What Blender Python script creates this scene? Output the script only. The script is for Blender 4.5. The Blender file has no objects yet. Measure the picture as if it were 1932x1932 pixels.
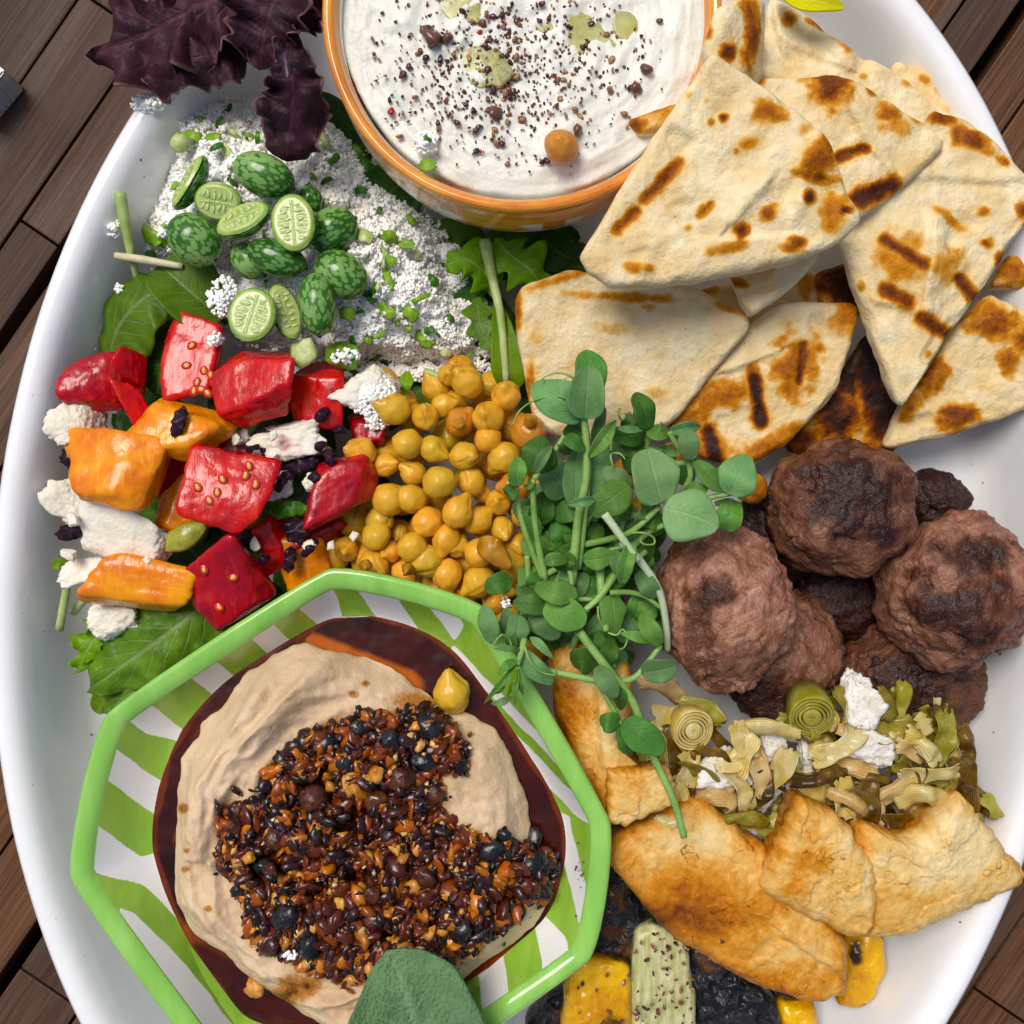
import bpy, bmesh, math, random
import numpy as np
from mathutils import Vector, Matrix, Euler

# ------------------------------------------------------------------ camera, sky, sun, exposure
SC = bpy.context.scene
COL = SC.collection
ZC = 0.38                                   # the phone is held 38 cm above the table, looking straight down
cam_d = bpy.data.cameras.new('camera'); cam = bpy.data.objects.new('camera', cam_d); COL.objects.link(cam)
cam.location = (0, 0, ZC); cam.rotation_euler = (0, 0, 0)
cam_d.sensor_fit = 'HORIZONTAL'; cam_d.angle = 2 * math.atan(0.5); cam_d.clip_start = 0.01; cam_d.clip_end = 50
SC.camera = cam
SUN_EL, SUN_AZ = math.radians(63), math.radians(-38)      # azimuth from +Y (top of the picture) towards +X
world = bpy.data.worlds.new('World'); SC.world = world; world.use_nodes = True
wn = world.node_tree; bg = wn.nodes['Background']
sky = wn.nodes.new('ShaderNodeTexSky'); sky.sky_type = 'NISHITA'; sky.sun_disc = False
sky.sun_elevation = SUN_EL; sky.sun_rotation = SUN_AZ; sky.air_density = 1.0; sky.dust_density = 3.0; sky.ozone_density = 1.0
wn.links.new(sky.outputs[0], bg.inputs[0]); bg.inputs[1].default_value = 0.068
sun_d = bpy.data.lights.new('sun', 'SUN'); sun = bpy.data.objects.new('sun', sun_d); COL.objects.link(sun)
sun_d.energy = 1.5; sun_d.angle = math.radians(28); sun_d.color = (1.0, 0.955, 0.885)
sd = Vector((math.sin(SUN_AZ) * math.cos(SUN_EL), math.cos(SUN_AZ) * math.cos(SUN_EL), math.sin(SUN_EL)))
sun.rotation_euler = sd.to_track_quat('Z', 'Y').to_euler(); sun.location = sd * 2
SC.view_settings.view_transform = 'Standard'; SC.view_settings.look = 'None'
SC.view_settings.exposure = 0.72; SC.view_settings.gamma = 1.0; SC.view_settings.use_curve_mapping = False
SC.render.engine = 'CYCLES'; SC.cycles.use_denoising = True; SC.cycles.max_bounces = 8
SC.cycles.diffuse_bounces = 7; SC.cycles.glossy_bounces = 3; SC.cycles.transmission_bounces = 4
SC.cycles.use_adaptive_sampling = True; SC.cycles.adaptive_threshold = 0.02

random.seed(7); RNG = np.random.default_rng(7)

# ------------------------------------------------------------------ helpers
def P(x, y, z):
    """point at height z seen at (x, y) of the 1932 px wide picture"""
    s = (ZC - z) / 1932.0
    return np.array([(x - 966) * s, (966 - y) * s, z])
def LEN(n, z): return n * (ZC - z) / 1932.0
def TOPX(V):
    s = 1932.0 / (ZC - V[:, 2])
    return 966 + V[:, 0] * s, 966 - V[:, 1] * s
_perm = np.random.default_rng(3).permutation(256); _perm = np.concatenate([_perm, _perm, _perm])
_grad = np.random.default_rng(5).normal(size=(256, 3)); _grad /= np.linalg.norm(_grad, axis=1)[:, None]
def noise3(Q):
    Q = np.asarray(Q, float); i = np.floor(Q).astype(int); f = Q - i; i &= 255
    u = f * f * f * (f * (f * 6 - 15) + 10)
    def g(dx, dy, dz):
        h = _perm[_perm[_perm[(i[:, 0] + dx) & 255] + ((i[:, 1] + dy) & 255)] + ((i[:, 2] + dz) & 255)]
        return ((f - np.array([dx, dy, dz])) * _grad[h]).sum(1)
    def l(a, b, t): return a + (b - a) * t
    x0 = l(l(g(0,0,0), g(1,0,0), u[:,0]), l(g(0,1,0), g(1,1,0), u[:,0]), u[:,1])
    x1 = l(l(g(0,0,1), g(1,0,1), u[:,0]), l(g(0,1,1), g(1,1,1), u[:,0]), u[:,1])
    return l(x0, x1, u[:,2])
def fbm(V, freq, octv=3, seed=0.0, gain=.5, ridged=False):
    Q = np.asarray(V) * freq + np.array([seed * 7.31, seed * 3.17, seed * 5.77]); out = np.zeros(len(Q)); a = 1.
    for _ in range(octv):
        n = noise3(Q)
        out += a * ((1 - 2 * np.abs(n) * 1.6) * .5 if ridged else n); Q = Q * 2.03 + 11.3; a *= gain
    return out
def sstep(a, b, x):
    t = np.clip((x - a) / (b - a), 0, 1); return t * t * (3 - 2 * t)
def tag(o, label=None, cat=None, group=None, kind=None):
    if label: o['label'] = label
    if cat: o['category'] = cat
    if group: o['group'] = group
    if kind: o['kind'] = kind
    return o
def empty(name, loc, label=None, cat=None, group=None, kind=None):
    o = bpy.data.objects.new(name, None); COL.objects.link(o); o.location = tuple(float(c) for c in loc); o.empty_display_size = .01
    return tag(o, label, cat, group, kind)
def make_mesh(name, V, F, mat=None, attrs=None, smooth=True):
    me = bpy.data.meshes.new(name)
    V = np.asarray(V, np.float32)
    me.from_pydata(V.tolist(), [], F if isinstance(F, list) else F.tolist())
    if mat: me.materials.append(mat)
    for k, a in (attrs or {}).items():
        a = np.asarray(a, np.float32)
        if a.ndim == 1:
            at = me.attributes.new(k, 'FLOAT', 'POINT'); at.data.foreach_set('value', a)
        else:
            at = me.attributes.new(k, 'FLOAT_COLOR', 'POINT')
            at.data.foreach_set('color', np.c_[a, np.ones(len(a))].astype(np.float32).ravel())
    if smooth: me.shade_smooth()
    me.update()
    return me
def obj(name, V, F, mat, parent=None, attrs=None, smooth=True, label=None, cat=None, group=None, kind=None, solid=0, origin=None):
    """one mesh object from world-space vertices; a top-level one gets its origin at its base, a part sits in its parent's frame"""
    V = np.asarray(V, float)
    if parent is not None:
        r = parent; off = np.zeros(3)
        while r is not None: off = off + np.array(r.location); r = r.parent
        c = np.zeros(3)
    else:
        c = np.array([V[:, 0].mean(), V[:, 1].mean(), V[:, 2].min()]) if origin is None else np.asarray(origin, float); off = c
    me = make_mesh(name, V - off, F, mat, attrs, smooth)
    o = bpy.data.objects.new(name, me); COL.objects.link(o); o.location = tuple(c); o.parent = parent
    if solid:
        md = o.modifiers.new('thickness', 'SOLIDIFY'); md.thickness = solid; md.offset = 0
    return tag(o, label, cat, group, kind)
def split_obj(name, V, F, mat, attrs, flag, label, cat, origin):
    """a vessel with its rim band as a part of its own: faces are sorted by the flag of their first corner"""
    root = empty(name, origin, label, cat); flag = np.asarray(flag)
    for nm, keep in (('body', [f for f in F if flag[f].mean() < .99]), ('rim', [f for f in F if flag[f].mean() >= .99])):
        idx = np.unique(np.concatenate([np.asarray(f) for f in keep])); mp = -np.ones(len(V), int); mp[idx] = np.arange(len(idx))
        obj(nm, V[idx], [[int(mp[i]) for i in f] for f in keep], mat, parent=root, attrs={k: a[idx] for k, a in attrs.items()})
    return root
def copy_tree(o, parent=None):
    c = o.copy(); COL.objects.link(c); c.parent = parent
    for ch in o.children: copy_tree(ch, c)
    return c
def ico(sub=3):
    bm = bmesh.new(); bmesh.ops.create_icosphere(bm, subdivisions=sub, radius=1)
    V = np.array([v.co[:] for v in bm.verts]); F = [[v.index for v in f.verts] for f in bm.faces]; bm.free()
    return V, F
ICO = {k: ico(k) for k in (1, 2, 3, 4, 5, 6)}
def rot(rx, ry, rz): return np.array(Euler((rx, ry, rz)).to_matrix())
def grid_faces(nu, nv, closed_v=False):
    F = []
    for i in range(nu - 1):
        for j in range(nv if closed_v else nv - 1):
            j2 = (j + 1) % nv
            F.append([i * nv + j, i * nv + j2, (i + 1) * nv + j2, (i + 1) * nv + j])
    return F
def catmull(pts, n):
    pts = np.asarray(pts, float)
    if len(pts) == 2: return pts[0] + (pts[1] - pts[0]) * np.linspace(0, 1, n)[:, None]
    p = np.vstack([2 * pts[0] - pts[1], pts, 2 * pts[-1] - pts[-2]]); m = len(pts) - 1; out = []
    for t in np.linspace(0, m, n):
        i = min(int(t), m - 1); f = t - i; a, b, c, d = p[i], p[i+1], p[i+2], p[i+3]
        out.append(.5 * (2*b + (c-a)*f + (2*a-5*b+4*c-d)*f*f + (3*b-a-3*c+d)*f**3))
    return np.array(out)
def tube_geo(pts, radii, nseg=8, n=None):
    n = n or max(6, len(pts) * 5); C = catmull(pts, n)
    R = np.interp(np.linspace(0, 1, n), np.linspace(0, 1, len(np.atleast_1d(radii))), np.atleast_1d(radii)) if np.ndim(radii) else np.full(n, radii)
    T = np.gradient(C, axis=0); T /= np.linalg.norm(T, axis=1)[:, None] + 1e-12
    up = np.array([0, 0, 1.]) if abs(T[:, 2]).max() < .9 else np.array([.3, 1., .2])
    A = np.cross(T, up); A /= np.linalg.norm(A, axis=1)[:, None] + 1e-12; B = np.cross(A, T)
    th = np.linspace(0, 2*np.pi, nseg, endpoint=False)
    V = (C[:, None] + R[:, None, None] * (np.cos(th)[None, :, None] * A[:, None] + np.sin(th)[None, :, None] * B[:, None])).reshape(-1, 3)
    F = grid_faces(n, nseg, True); F = [f[::-1] for f in F]
    F.append(list(range(nseg))); F.append([(n - 1) * nseg + j for j in range(nseg)][::-1])
    return V, F
def join(geos):
    V, F, o = [], [], 0
    for v, f in geos:
        V.append(v); F += [[i + o for i in q] for q in f]; o += len(v)
    return np.vstack(V), F
def chaikin(p, it=2, k=.25):
    p = np.asarray(p, float)
    for _ in range(it):
        q = np.roll(p, -1, 0); p = np.stack([p * (1 - k) + q * k, p * k + q * (1 - k)], 1).reshape(-1, p.shape[1])
    return p
def resample(p, n):
    q = np.vstack([p, p[:1]]); s = np.r_[0, np.cumsum(np.linalg.norm(np.diff(q[:, :2], axis=0), axis=1))]
    t = np.linspace(0, s[-1], n, endpoint=False)
    return np.stack([np.interp(t, s, q[:, k]) for k in range(q.shape[1])], 1)
def inpoly(px, py, poly):
    poly = np.asarray(poly, float); inside = np.zeros(len(px), bool); j = len(poly) - 1
    for i in range(len(poly)):
        xi, yi, xj, yj = poly[i, 0], poly[i, 1], poly[j, 0], poly[j, 1]
        c = ((yi > py) != (yj > py)) & (px < (xj - xi) * (py - yi) / (yj - yi + 1e-12) + xi); inside ^= c; j = i
    return inside
def polydist(px, py, poly):
    poly = np.asarray(poly, float)[:, :2]; d = np.full(len(px), 1e9); Q = np.stack([px, py], 1)
    for a, b in zip(poly, np.roll(poly, -1, 0)):
        ab = b - a; t = np.clip(((Q - a) @ ab) / (ab @ ab + 1e-12), 0, 1)
        d = np.minimum(d, np.linalg.norm(Q - a - t[:, None] * ab, axis=1))
    return d
def slab_geo(pts, thick, n=150, rings=34, edge=.003, it=2, k=.25, wob=0.0, wobf=60, seed=1, dome=0.0, hfun=None, plane=True, centre=None, bottom=True, sub=3):
    """a slab whose top outline passes through pts = (px, py, z); returns V, F, info(edge 0..1, side flag)"""
    W = np.array([P(*q) for q in pts]); W = chaikin(W, it, k); W = resample(W, n)
    c = W.mean(0) if centre is None else P(*centre)
    if plane:
        A = np.c_[W[:, :2] - c[:2], np.ones(n)]; co = np.linalg.lstsq(A, W[:, 2], rcond=None)[0]
        pz = lambda X, Y: co[0] * (X - c[0]) + co[1] * (Y - c[1]) + co[2]
        if centre is None: c[2] = co[2]
    if wob:
        d = W[:, :2] - c[:2]; L = np.linalg.norm(d, axis=1)[:, None]
        W[:, :2] += d / L * (fbm(np.c_[W[:, :2], np.full(n, seed)], wobf, 3, seed) * wob)[:, None]
    R = np.linalg.norm(W[:, :2] - c[:2], axis=1); Rm = R.mean()
    t = np.linspace(0, 1, rings); t = 1 - (1 - t) ** 1.55
    V, E, S = [], [], []
    for r in t[1:]:
        X = c[:2] + (W[:, :2] - c[:2]) * r
        Z = pz(X[:, 0], X[:, 1]) if plane else c[2] + (W[:, 2] - c[2]) * r
        d = (1 - r) * R; e = edge
        drop = np.where(d < e, e * (1 - np.sqrt(np.clip(1 - ((e - d) / e) ** 2, 0, 1))), 0) if e > 0 else 0 * d
        Z = Z - drop + dome * (1 - r ** 2)
        V.append(np.c_[X, Z]); E.append(np.full(n, 1 - r)); S.append(np.zeros(n))
    top_n = len(V)
    for i in range(1, sub + 1):
        f = i / sub; r = 1 - .02 * math.sin(f * math.pi * .5) ** 2 - (.03 if i == sub else 0)
        X = c[:2] + (W[:, :2] - c[:2]) * r
        Zt = (pz(W[:, 0], W[:, 1]) if plane else W[:, 2])
        V.append(np.c_[X, Zt - edge - (thick - edge) * f]); E.append(np.zeros(n)); S.append(np.full(n, f))
    V = np.vstack([np.array([[c[0], c[1], c[2] + dome]])] + V + [np.array([[c[0], c[1], c[2] - thick]])])
    E = np.concatenate([[1.]] + E + [[0.]]); S = np.concatenate([[0.]] + S + [[1.]])
    F = [[0, 1 + j, 1 + (j + 1) % n] for j in range(n)]
    m = top_n + sub
    for i in range(m - 1):
        for j in range(n):
            j2 = (j + 1) % n; F.append([1 + i*n + j, 1 + (i+1)*n + j, 1 + (i+1)*n + j2, 1 + i*n + j2])
    l = len(V) - 1
    if bottom: F += [[1 + (m-1)*n + j, l, 1 + (m-1)*n + (j + 1) % n] for j in range(n)]
    if hfun is not None:
        px, py = TOPX(V); V[:, 2] += hfun(V, px, py, E) * (1 - S)
    return V, F, E, S
def blob_geo(c, r, sub=4, noise=((40, .1),), seed=1, R=None, flat=0):
    U, F = ICO[sub]; N = U.copy(); d = np.zeros(len(U))
    for fr, am in noise: d += am * fbm(U, fr, 3, seed)
    V = U * (1 + d)[:, None] * np.asarray(r)
    if R is not None: V = V @ R.T
    return V + np.asarray(c), F, N
def chunk_geo(c, dims, R=None, rnd=.35, nn=14, noise=((2.5, .06),), seed=1, taper=0.0, shear=0.0, irr=.22, cuts=3):
    """a hand-cut block: the soft intersection of a few skewed cutting planes, tapered, sheared and roughened"""
    rg = np.random.default_rng(int(seed * 131) + 17); U, F = ICO[3 if nn <= 7 else 5]
    ns = np.array([[1, 0, 0], [-1, 0, 0], [0, 1, 0], [0, -1, 0], [0, 0, 1], [0, 0, -1]], float) + rg.normal(size=(6, 3)) * irr
    ds = 1 + rg.uniform(-.10, .06, 6)
    ex = rg.normal(size=(cuts, 3)); ns = np.vstack([ns, ex]); ns /= np.linalg.norm(ns, axis=1)[:, None]; ds = np.r_[ds, rg.uniform(1.02, 1.25, cuts)]
    p = 5 + (1 - rnd) ** 2 * 34
    L = (np.clip(U @ ns.T, 0, None) / ds) ** p; r = L.sum(1) ** (-1 / p); N = U
    V = U * r[:, None]; d = np.zeros(len(U))
    for fr, am in noise: d += am * fbm(V, fr, 3, seed)
    V = V * (1 + d)[:, None]; V = (V - (V.max(0) + V.min(0)) / 2) / ((V.max(0) - V.min(0)) / 2)
    V[:, 0] *= 1 + taper * V[:, 2]; V[:, 1] *= 1 - taper * .6 * V[:, 0]; V[:, 0] += shear * V[:, 1]
    V = V * np.asarray(dims)
    if R is not None: V = V @ R.T
    return V + np.asarray(c), F, N
def leaf_geo(path, wid, prof='oval', roll=0.0, cup=0.0, ruffle=0.0, rfreq=18, serr=0.0, sfreq=30, nu=34, nv=17, seed=0, fold=0.0, wavy=0.0, endj=0.0):
    """path = [(px,py,z)...] base to tip, wid in px at the widest; returns V, F, u, v"""
    C = catmull([P(*q) for q in path], nu); z0 = np.mean([q[2] for q in path]); Wd = LEN(wid, z0) / 2
    u = np.linspace(0, 1, nu)
    w = {'oval': np.sin(np.pi * np.clip(u, .0, 1) ** .85) ** .55, 'obov': np.sin(np.pi * u ** 1.25) ** .6,
         'lance': np.sin(np.pi * u ** .8) ** .9, 'blunt': (np.clip(u / .22, 0, 1) ** .6) * (1 - sstep(.8, 1.0, u) ** 2 * .95) ,
         'strip': np.clip(np.minimum(u, 1 - u) / .03, .25, 1) ** .5 * (1 + .12 * np.sin(u * 9 + seed)), 'sage': np.sin(np.pi * u ** .85) ** .62 * (1 - .12 * u), 'lobed': np.sin(np.pi * u ** .9) ** .6 * (.72 + .28 * np.cos(u * 19 + 1.0)), 'wedge': np.clip(u, .05, 1) ** .7 * np.sqrt(np.clip(1 - ((u - .72) / .281) ** 2, 0, 1) * (u > .72) + (u <= .72))}[prof]
    w = np.maximum(w, .015)
    T = np.gradient(C, axis=0); T /= np.linalg.norm(T, axis=1)[:, None] + 1e-12
    A = np.cross(T, [0, 0, 1.]); A /= np.linalg.norm(A, axis=1)[:, None] + 1e-12
    N = np.cross(A, T)
    cr, sr = math.cos(roll), math.sin(roll); A2 = A * cr + N * sr; N2 = N * cr - A * sr
    v = np.linspace(-1, 1, nv); UU, VV = np.meshgrid(u, v, indexing='ij')
    we = w[:, None] * (1 + serr * np.abs(VV) ** 3 * np.sin(UU * sfreq * 2 * np.pi + seed + 1.3 * np.sin(UU * 23 + seed)))
    we = we * (1 + .09 * np.sin(UU * 7 + seed * 2.1 + VV) * np.abs(VV))
    lat = VV * we * Wd
    hh = cup * VV ** 2 * Wd * w[:, None] + fold * np.abs(VV) * Wd * w[:, None]
    hh = hh + ruffle * np.abs(VV) ** 1.7 * Wd * (np.sin(UU * rfreq + seed + np.sign(VV) * 1.1) + .5 * np.sin(UU * rfreq * 1.9 + seed * 2 + VV))
    V = C[:, None] + lat[..., None] * A2[:, None] + hh[..., None] * N2[:, None]
    if endj:
        J = np.sin(VV * 5 + seed * 3) + .6 * np.sin(VV * 11 + seed); V = V + (J * endj * (np.clip(1 - UU / .12, 0, 1) + np.clip((UU - .88) / .12, 0, 1)))[..., None] * T[:, None] * Wd
    V = V.reshape(-1, 3)
    if wavy: V[:, 2] += wavy * fbm(V, 120, 2, seed)
    return V, grid_faces(nu, nv), UU.ravel(), VV.ravel()

# ------------------------------------------------------------------ materials
class NT:
    def __init__(s, name, rough=.5, spec=.5, sss=0, sssr=(1, .5, .3), ssss=.002, coat=0, ior=1.45):
        s.m = bpy.data.materials.new(name); s.m.use_nodes = True; s.t = s.m.node_tree; s.b = s.t.nodes['Principled BSDF']
        s.b.inputs['Roughness'].default_value = rough; s.b.inputs['Specular IOR Level'].default_value = spec if name.endswith('glaze') or 'oil' in name else spec * .6; s.b.inputs['IOR'].default_value = ior
        if sss:
            s.b.inputs['Subsurface Weight'].default_value = sss; s.b.inputs['Subsurface Radius'].default_value = sssr; s.b.inputs['Subsurface Scale'].default_value = ssss
        if coat: s.b.inputs['Coat Weight'].default_value = coat; s.b.inputs['Coat Roughness'].default_value = .08
        tc = s.n('ShaderNodeTexCoord'); s.co = tc.outputs['Object']
        oi = s.n('ShaderNodeObjectInfo'); s.rnd = oi.outputs['Random']
        s.w = s.math('MULTIPLY', s.rnd, 37.0)
    def n(s, ty): return s.t.nodes.new(ty)
    def put(s, sock, v):
        if hasattr(v, 'links'): s.t.links.new(v, sock)
        elif isinstance(v, (tuple, list)) and len(v) == 3 and sock.type == 'RGBA': sock.default_value = (*v, 1)
        else: sock.default_value = v
    def math(s, op, a, b=0.0, clamp=False):
        n = s.n('ShaderNodeMath'); n.operation = op; n.use_clamp = clamp; s.put(n.inputs[0], a); s.put(n.inputs[1], b); return n.outputs[0]
    def map(s, scale=(1, 1, 1), rotz=0, co=None):
        n = s.n('ShaderNodeMapping'); s.put(n.inputs['Vector'], co or s.co); n.inputs['Scale'].default_value = scale; n.inputs['Rotation'].default_value = (0, 0, rotz); return n.outputs[0]
    def noise(s, scale, detail=3, rough=.55, co=None, dist=0, w=True):
        n = s.n('ShaderNodeTexNoise'); n.noise_dimensions = '4D'; s.put(n.inputs['Vector'], co or s.co)
        if w: s.put(n.inputs['W'], s.w)
        n.inputs['Scale'].default_value = scale; n.inputs['Detail'].default_value = detail; n.inputs['Roughness'].default_value = rough; n.inputs['Distortion'].default_value = dist
        q = s.n('ShaderNodeMapRange'); s.put(q.inputs[0], n.outputs['Fac']); q.inputs[1].default_value = .5 - .5 / 1.7; q.inputs[2].default_value = .5 + .5 / 1.7
        return q.outputs[0]
    def vor(s, scale, feat='F1', co=None, out='Distance', rand=1.0):
        n = s.n('ShaderNodeTexVoronoi'); n.feature = feat; s.put(n.inputs['Vector'], co or s.co); n.inputs['Scale'].default_value = scale; n.inputs['Randomness'].default_value = rand
        return n.outputs[out]
    def attr(s, name, out='Fac'):
        n = s.n('ShaderNodeAttribute'); n.attribute_name = name; return n.outputs[out]
    def ramp(s, fac, stops, interp='LINEAR'):
        n = s.n('ShaderNodeValToRGB'); s.put(n.inputs[0], fac); cr = n.color_ramp; cr.interpolation = interp
        while len(cr.elements) < len(stops): cr.elements.new(.5)
        for e, (p, c) in zip(cr.elements, stops): e.position = p; e.color = (*c, 1) if not np.isscalar(c) else (c, c, c, 1)
        return n.outputs[0]
    def mix(s, fac, a, b, mode='MIX'):
        n = s.n('ShaderNodeMix'); n.data_type = 'RGBA'; n.blend_type = mode; s.put(n.inputs[0], fac); s.put(n.inputs[6], a); s.put(n.inputs[7], b); return n.outputs[2]
    def hsv(s, col, h=.5, sat=1., v=1.):
        n = s.n('ShaderNodeHueSaturation'); s.put(n.inputs['Color'], col); s.put(n.inputs['Hue'], h); s.put(n.inputs['Saturation'], sat); s.put(n.inputs['Value'], v); return n.outputs[0]
    def ss(s, x, a, b):
        n = s.n('ShaderNodeMapRange'); n.interpolation_type = 'SMOOTHSTEP'; s.put(n.inputs[0], x); n.inputs[1].default_value = a; n.inputs[2].default_value = b; return n.outputs[0]
    def bump(s, h, strength=.5, dist=.001):
        n = s.n('ShaderNodeBump'); n.inputs['Strength'].default_value = strength; n.inputs['Distance'].default_value = dist; s.put(n.inputs['Height'], h)
        if s.b.inputs['Normal'].is_linked: s.t.links.new(s.b.inputs['Normal'].links[0].from_socket, n.inputs['Normal'])
        s.t.links.new(n.outputs[0], s.b.inputs['Normal']); return s
    def col(s, c):
        if hasattr(c, 'links') and not s.m.name.endswith('glaze') and 'couscous' not in s.m.name: c = s.hsv(c, .5, 1.06, 1.0)
        s.put(s.b.inputs['Base Color'], c); return s
    def rough(s, r): s.put(s.b.inputs['Roughness'], r); return s
    def translucent(s, col, f=.3):
        out = s.t.nodes['Material Output']; tr = s.n('ShaderNodeBsdfTranslucent'); s.put(tr.inputs[0], col); mx = s.n('ShaderNodeMixShader'); mx.inputs[0].default_value = f
        s.t.links.new(s.b.outputs[0], mx.inputs[1]); s.t.links.new(tr.outputs[0], mx.inputs[2]); s.t.links.new(mx.outputs[0], out.inputs[0]); return s
MAT = {}
def build_materials():
    # weathered hardwood
    g = NT('dark_wood', .62); u = g.attr('along'); 
    grain = g.noise(1, 6, .62, g.map((900, 22, 900)), .4); big = g.noise(1, 3, .5, g.map((60, 8, 60))); pores = g.noise(1, 2, .5, g.map((2600, 120, 2600)))
    c = g.ramp(grain, [(.1, (.030, .012, .006)), (.4, (.082, .038, .019)), (.65, (.135, .068, .038)), (.95, (.21, .125, .080))])
    c = g.hsv(c, .5, g.math('ADD', g.math('MULTIPLY', g.rnd, .25), .92), g.math('ADD', g.math('MULTIPLY', g.rnd, .6), .55))
    c = g.mix(g.ss(big, .5, .9), c, (.095, .062, .045)); g.col(g.mix(g.math('MULTIPLY', g.ss(pores, .72, .95), .6), c, (.018, .01, .008)))
    g.bump(grain, .35, .0006); g.bump(pores, .3, -.0003); g.rough(g.ramp(big, [(.3, .5), (.7, .75)])); MAT['wood'] = g.m
    g = NT('gap_dark', .9); g.col((.012, .009, .008)); MAT['gap'] = g.m
    g = NT('brushed_metal', .33); g.b.inputs['Metallic'].default_value = .35; nz = g.noise(1, 4, .6, g.map((80, 900, 200))); g.col(g.ramp(nz, [(.3, (.42, .43, .45)), (.7, (.68, .69, .71))])); g.bump(nz, .15, .0003); MAT['metal'] = g.m
    # glazed white china with a slight unevenness
    g = NT('white_glaze', .13, .5, coat=.4); nz = g.noise(35, 3); sp = g.noise(700, 1)
    g.col(g.mix(g.ss(sp, .95, .98), g.ramp(nz, [(.3, (.80, .80, .795)), (.7, (.84, .84, .835))]), (.55, .53, .5))); g.bump(nz, .25, .0012); g.bump(g.noise(260, 2), .08, .0002); MAT['china'] = g.m
    # bowl: painted orange on white (mask attribute), brushed glaze
    g = NT('painted_bowl_glaze', .16, .5, coat=.5); m = g.attr('paint'); br = g.noise(1, 4, .6, g.map((60, 60, 900)))
    nzm = g.noise(420, 3); mk = g.ss(g.math('ADD', m, g.math('MULTIPLY', g.math('SUBTRACT', nzm, .5), .18)), .42, .58)
    oc = g.ramp(br, [(.25, (.60, .165, .012)), (.5, (.76, .27, .022)), (.75, (.84, .37, .06))]); g.col(g.mix(mk, (.80, .79, .72), oc)); g.bump(br, .15, .0004); MAT['bowl'] = g.m
    # dish: apple-green stripes on white
    g = NT('striped_dish_glaze', .14, .5, coat=.5); m = g.attr('paint'); s_ = g.attr('rim'); br = g.noise(1, 4, .6, g.map((160, 30, 60), .9)); nzm = g.noise(260, 3)
    mk = g.ss(g.math('ADD', m, g.math('MULTIPLY', g.math('SUBTRACT', nzm, .5), .14)), .44, .56)
    gc = g.ramp(br, [(.1, (.17, .37, .03)), (.5, (.25, .47, .04)), (.9, (.34, .55, .07))]); rc = g.ramp(br, [(.1, (.19, .45, .06)), (.5, (.25, .53, .085)), (.9, (.33, .60, .13))])
    c = g.mix(mk, (.79, .79, .77), gc); c = g.mix(g.ss(g.math('ADD', s_, g.math('MULTIPLY', g.math('SUBTRACT', nzm, .5), .25)), .4, .6), c, rc); g.col(c); g.bump(br, .12, .0004); MAT['dish'] = g.m
    # naan
    g = NT('naan_crust', .58, .35, sss=.15, sssr=(1, .6, .3), ssss=.0015); ch = g.attr('char'); ed = g.attr('crumb')
    n1 = g.noise(110, 5, .6); n2 = g.noise(520, 4, .6); n3 = g.noise(38, 3, .5); n4 = g.noise(1500, 2, .5)
    b = g.ramp(n1, [(.10, (.66, .45, .20)), (.45, (.77, .61, .345)), (.8, (.86, .755, .52))])
    b = g.mix(g.math('MULTIPLY', g.ss(n3, .55, .95), .5), b, (.60, .36, .13)); b = g.mix(g.math('MULTIPLY', g.ss(n2, .7, .98), .3), b, (.50, .29, .11))
    f = g.math('ADD', ch, g.math('MULTIPLY', g.math('SUBTRACT', n2, .5), g.math('MULTIPLY', g.math('MINIMUM', ch, .5), .6)))
    cc = g.ramp(f, [(.05, (.78, .57, .26)), (.16, (.70, .41, .11)), (.32, (.54, .215, .030)), (.52, (.29, .080, .012)), (.74, (.10, .026, .009)), (.95, (.022, .011, .009))])
    c = g.mix(g.ss(f, .0, .26), b, cc); c = g.mix(g.math('MULTIPLY', ed, .75), c, (.80, .70, .50)); fl = g.noise(900, 1, .5)
    c = g.mix(g.math('MULTIPLY', g.ss(fl, .95, .98), .7), c, (.16, .07, .03)); g.col(c); g.bump(n1, .5, .0022); g.bump(n2, .45, .0008); g.bump(n4, .3, .0003); MAT['naan'] = g.m
    # pastry
    g = NT('baked_pastry', .38, .5, sss=.0, sssr=(1, .6, .3), ssss=.0015); ch = g.attr('char'); n1 = g.noise(75, 5, .62, dist=.6); n2 = g.noise(420, 4, .6); vc = g.vor(95, 'DISTANCE_TO_EDGE', g.mix(.035, g.co, g.n('ShaderNodeTexNoise').outputs['Color'])); 
    ln = g.noise(1, 3, .6, g.map((420, 90, 300), .6))
    f = g.math('ADD', g.math('ADD', ch, g.math('MULTIPLY', g.math('SUBTRACT', n1, .5), .50)), g.math('MULTIPLY', g.math('SUBTRACT', n2, .5), .22))
    c = g.ramp(f, [(.0, (.77, .60, .31)), (.2, (.72, .45, .15)), (.38, (.60, .265, .048)), (.56, (.42, .135, .018)), (.8, (.12, .03, .008))])
    crk = g.math('MULTIPLY', g.math('SUBTRACT', 1.0, g.ss(vc, .0, .03)), g.ss(n1, .55, .7)); c = g.mix(g.math('MULTIPLY', crk, .55), c, (.33, .15, .04)); g.col(c)
    g.bump(n1, .4, .0016); g.bump(n2, .5, .0007); g.bump(ln, .2, .0005); g.bump(crk, .6, -.0012); MAT['pastry'] = g.m
    # meatball
    g = NT('grilled_meat', .42, .7); ch = g.attr('char'); pk = g.attr('pink'); n1 = g.noise(130, 5, .65, dist=1.5); n2 = g.noise(560, 4, .62, dist=.8); n3 = g.noise(260, 2, .5); n4 = g.noise(50, 3); v1 = g.vor(330, 'F1', g.mix(.06, g.co, g.n('ShaderNodeTexNoise').outputs['Color']))
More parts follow.
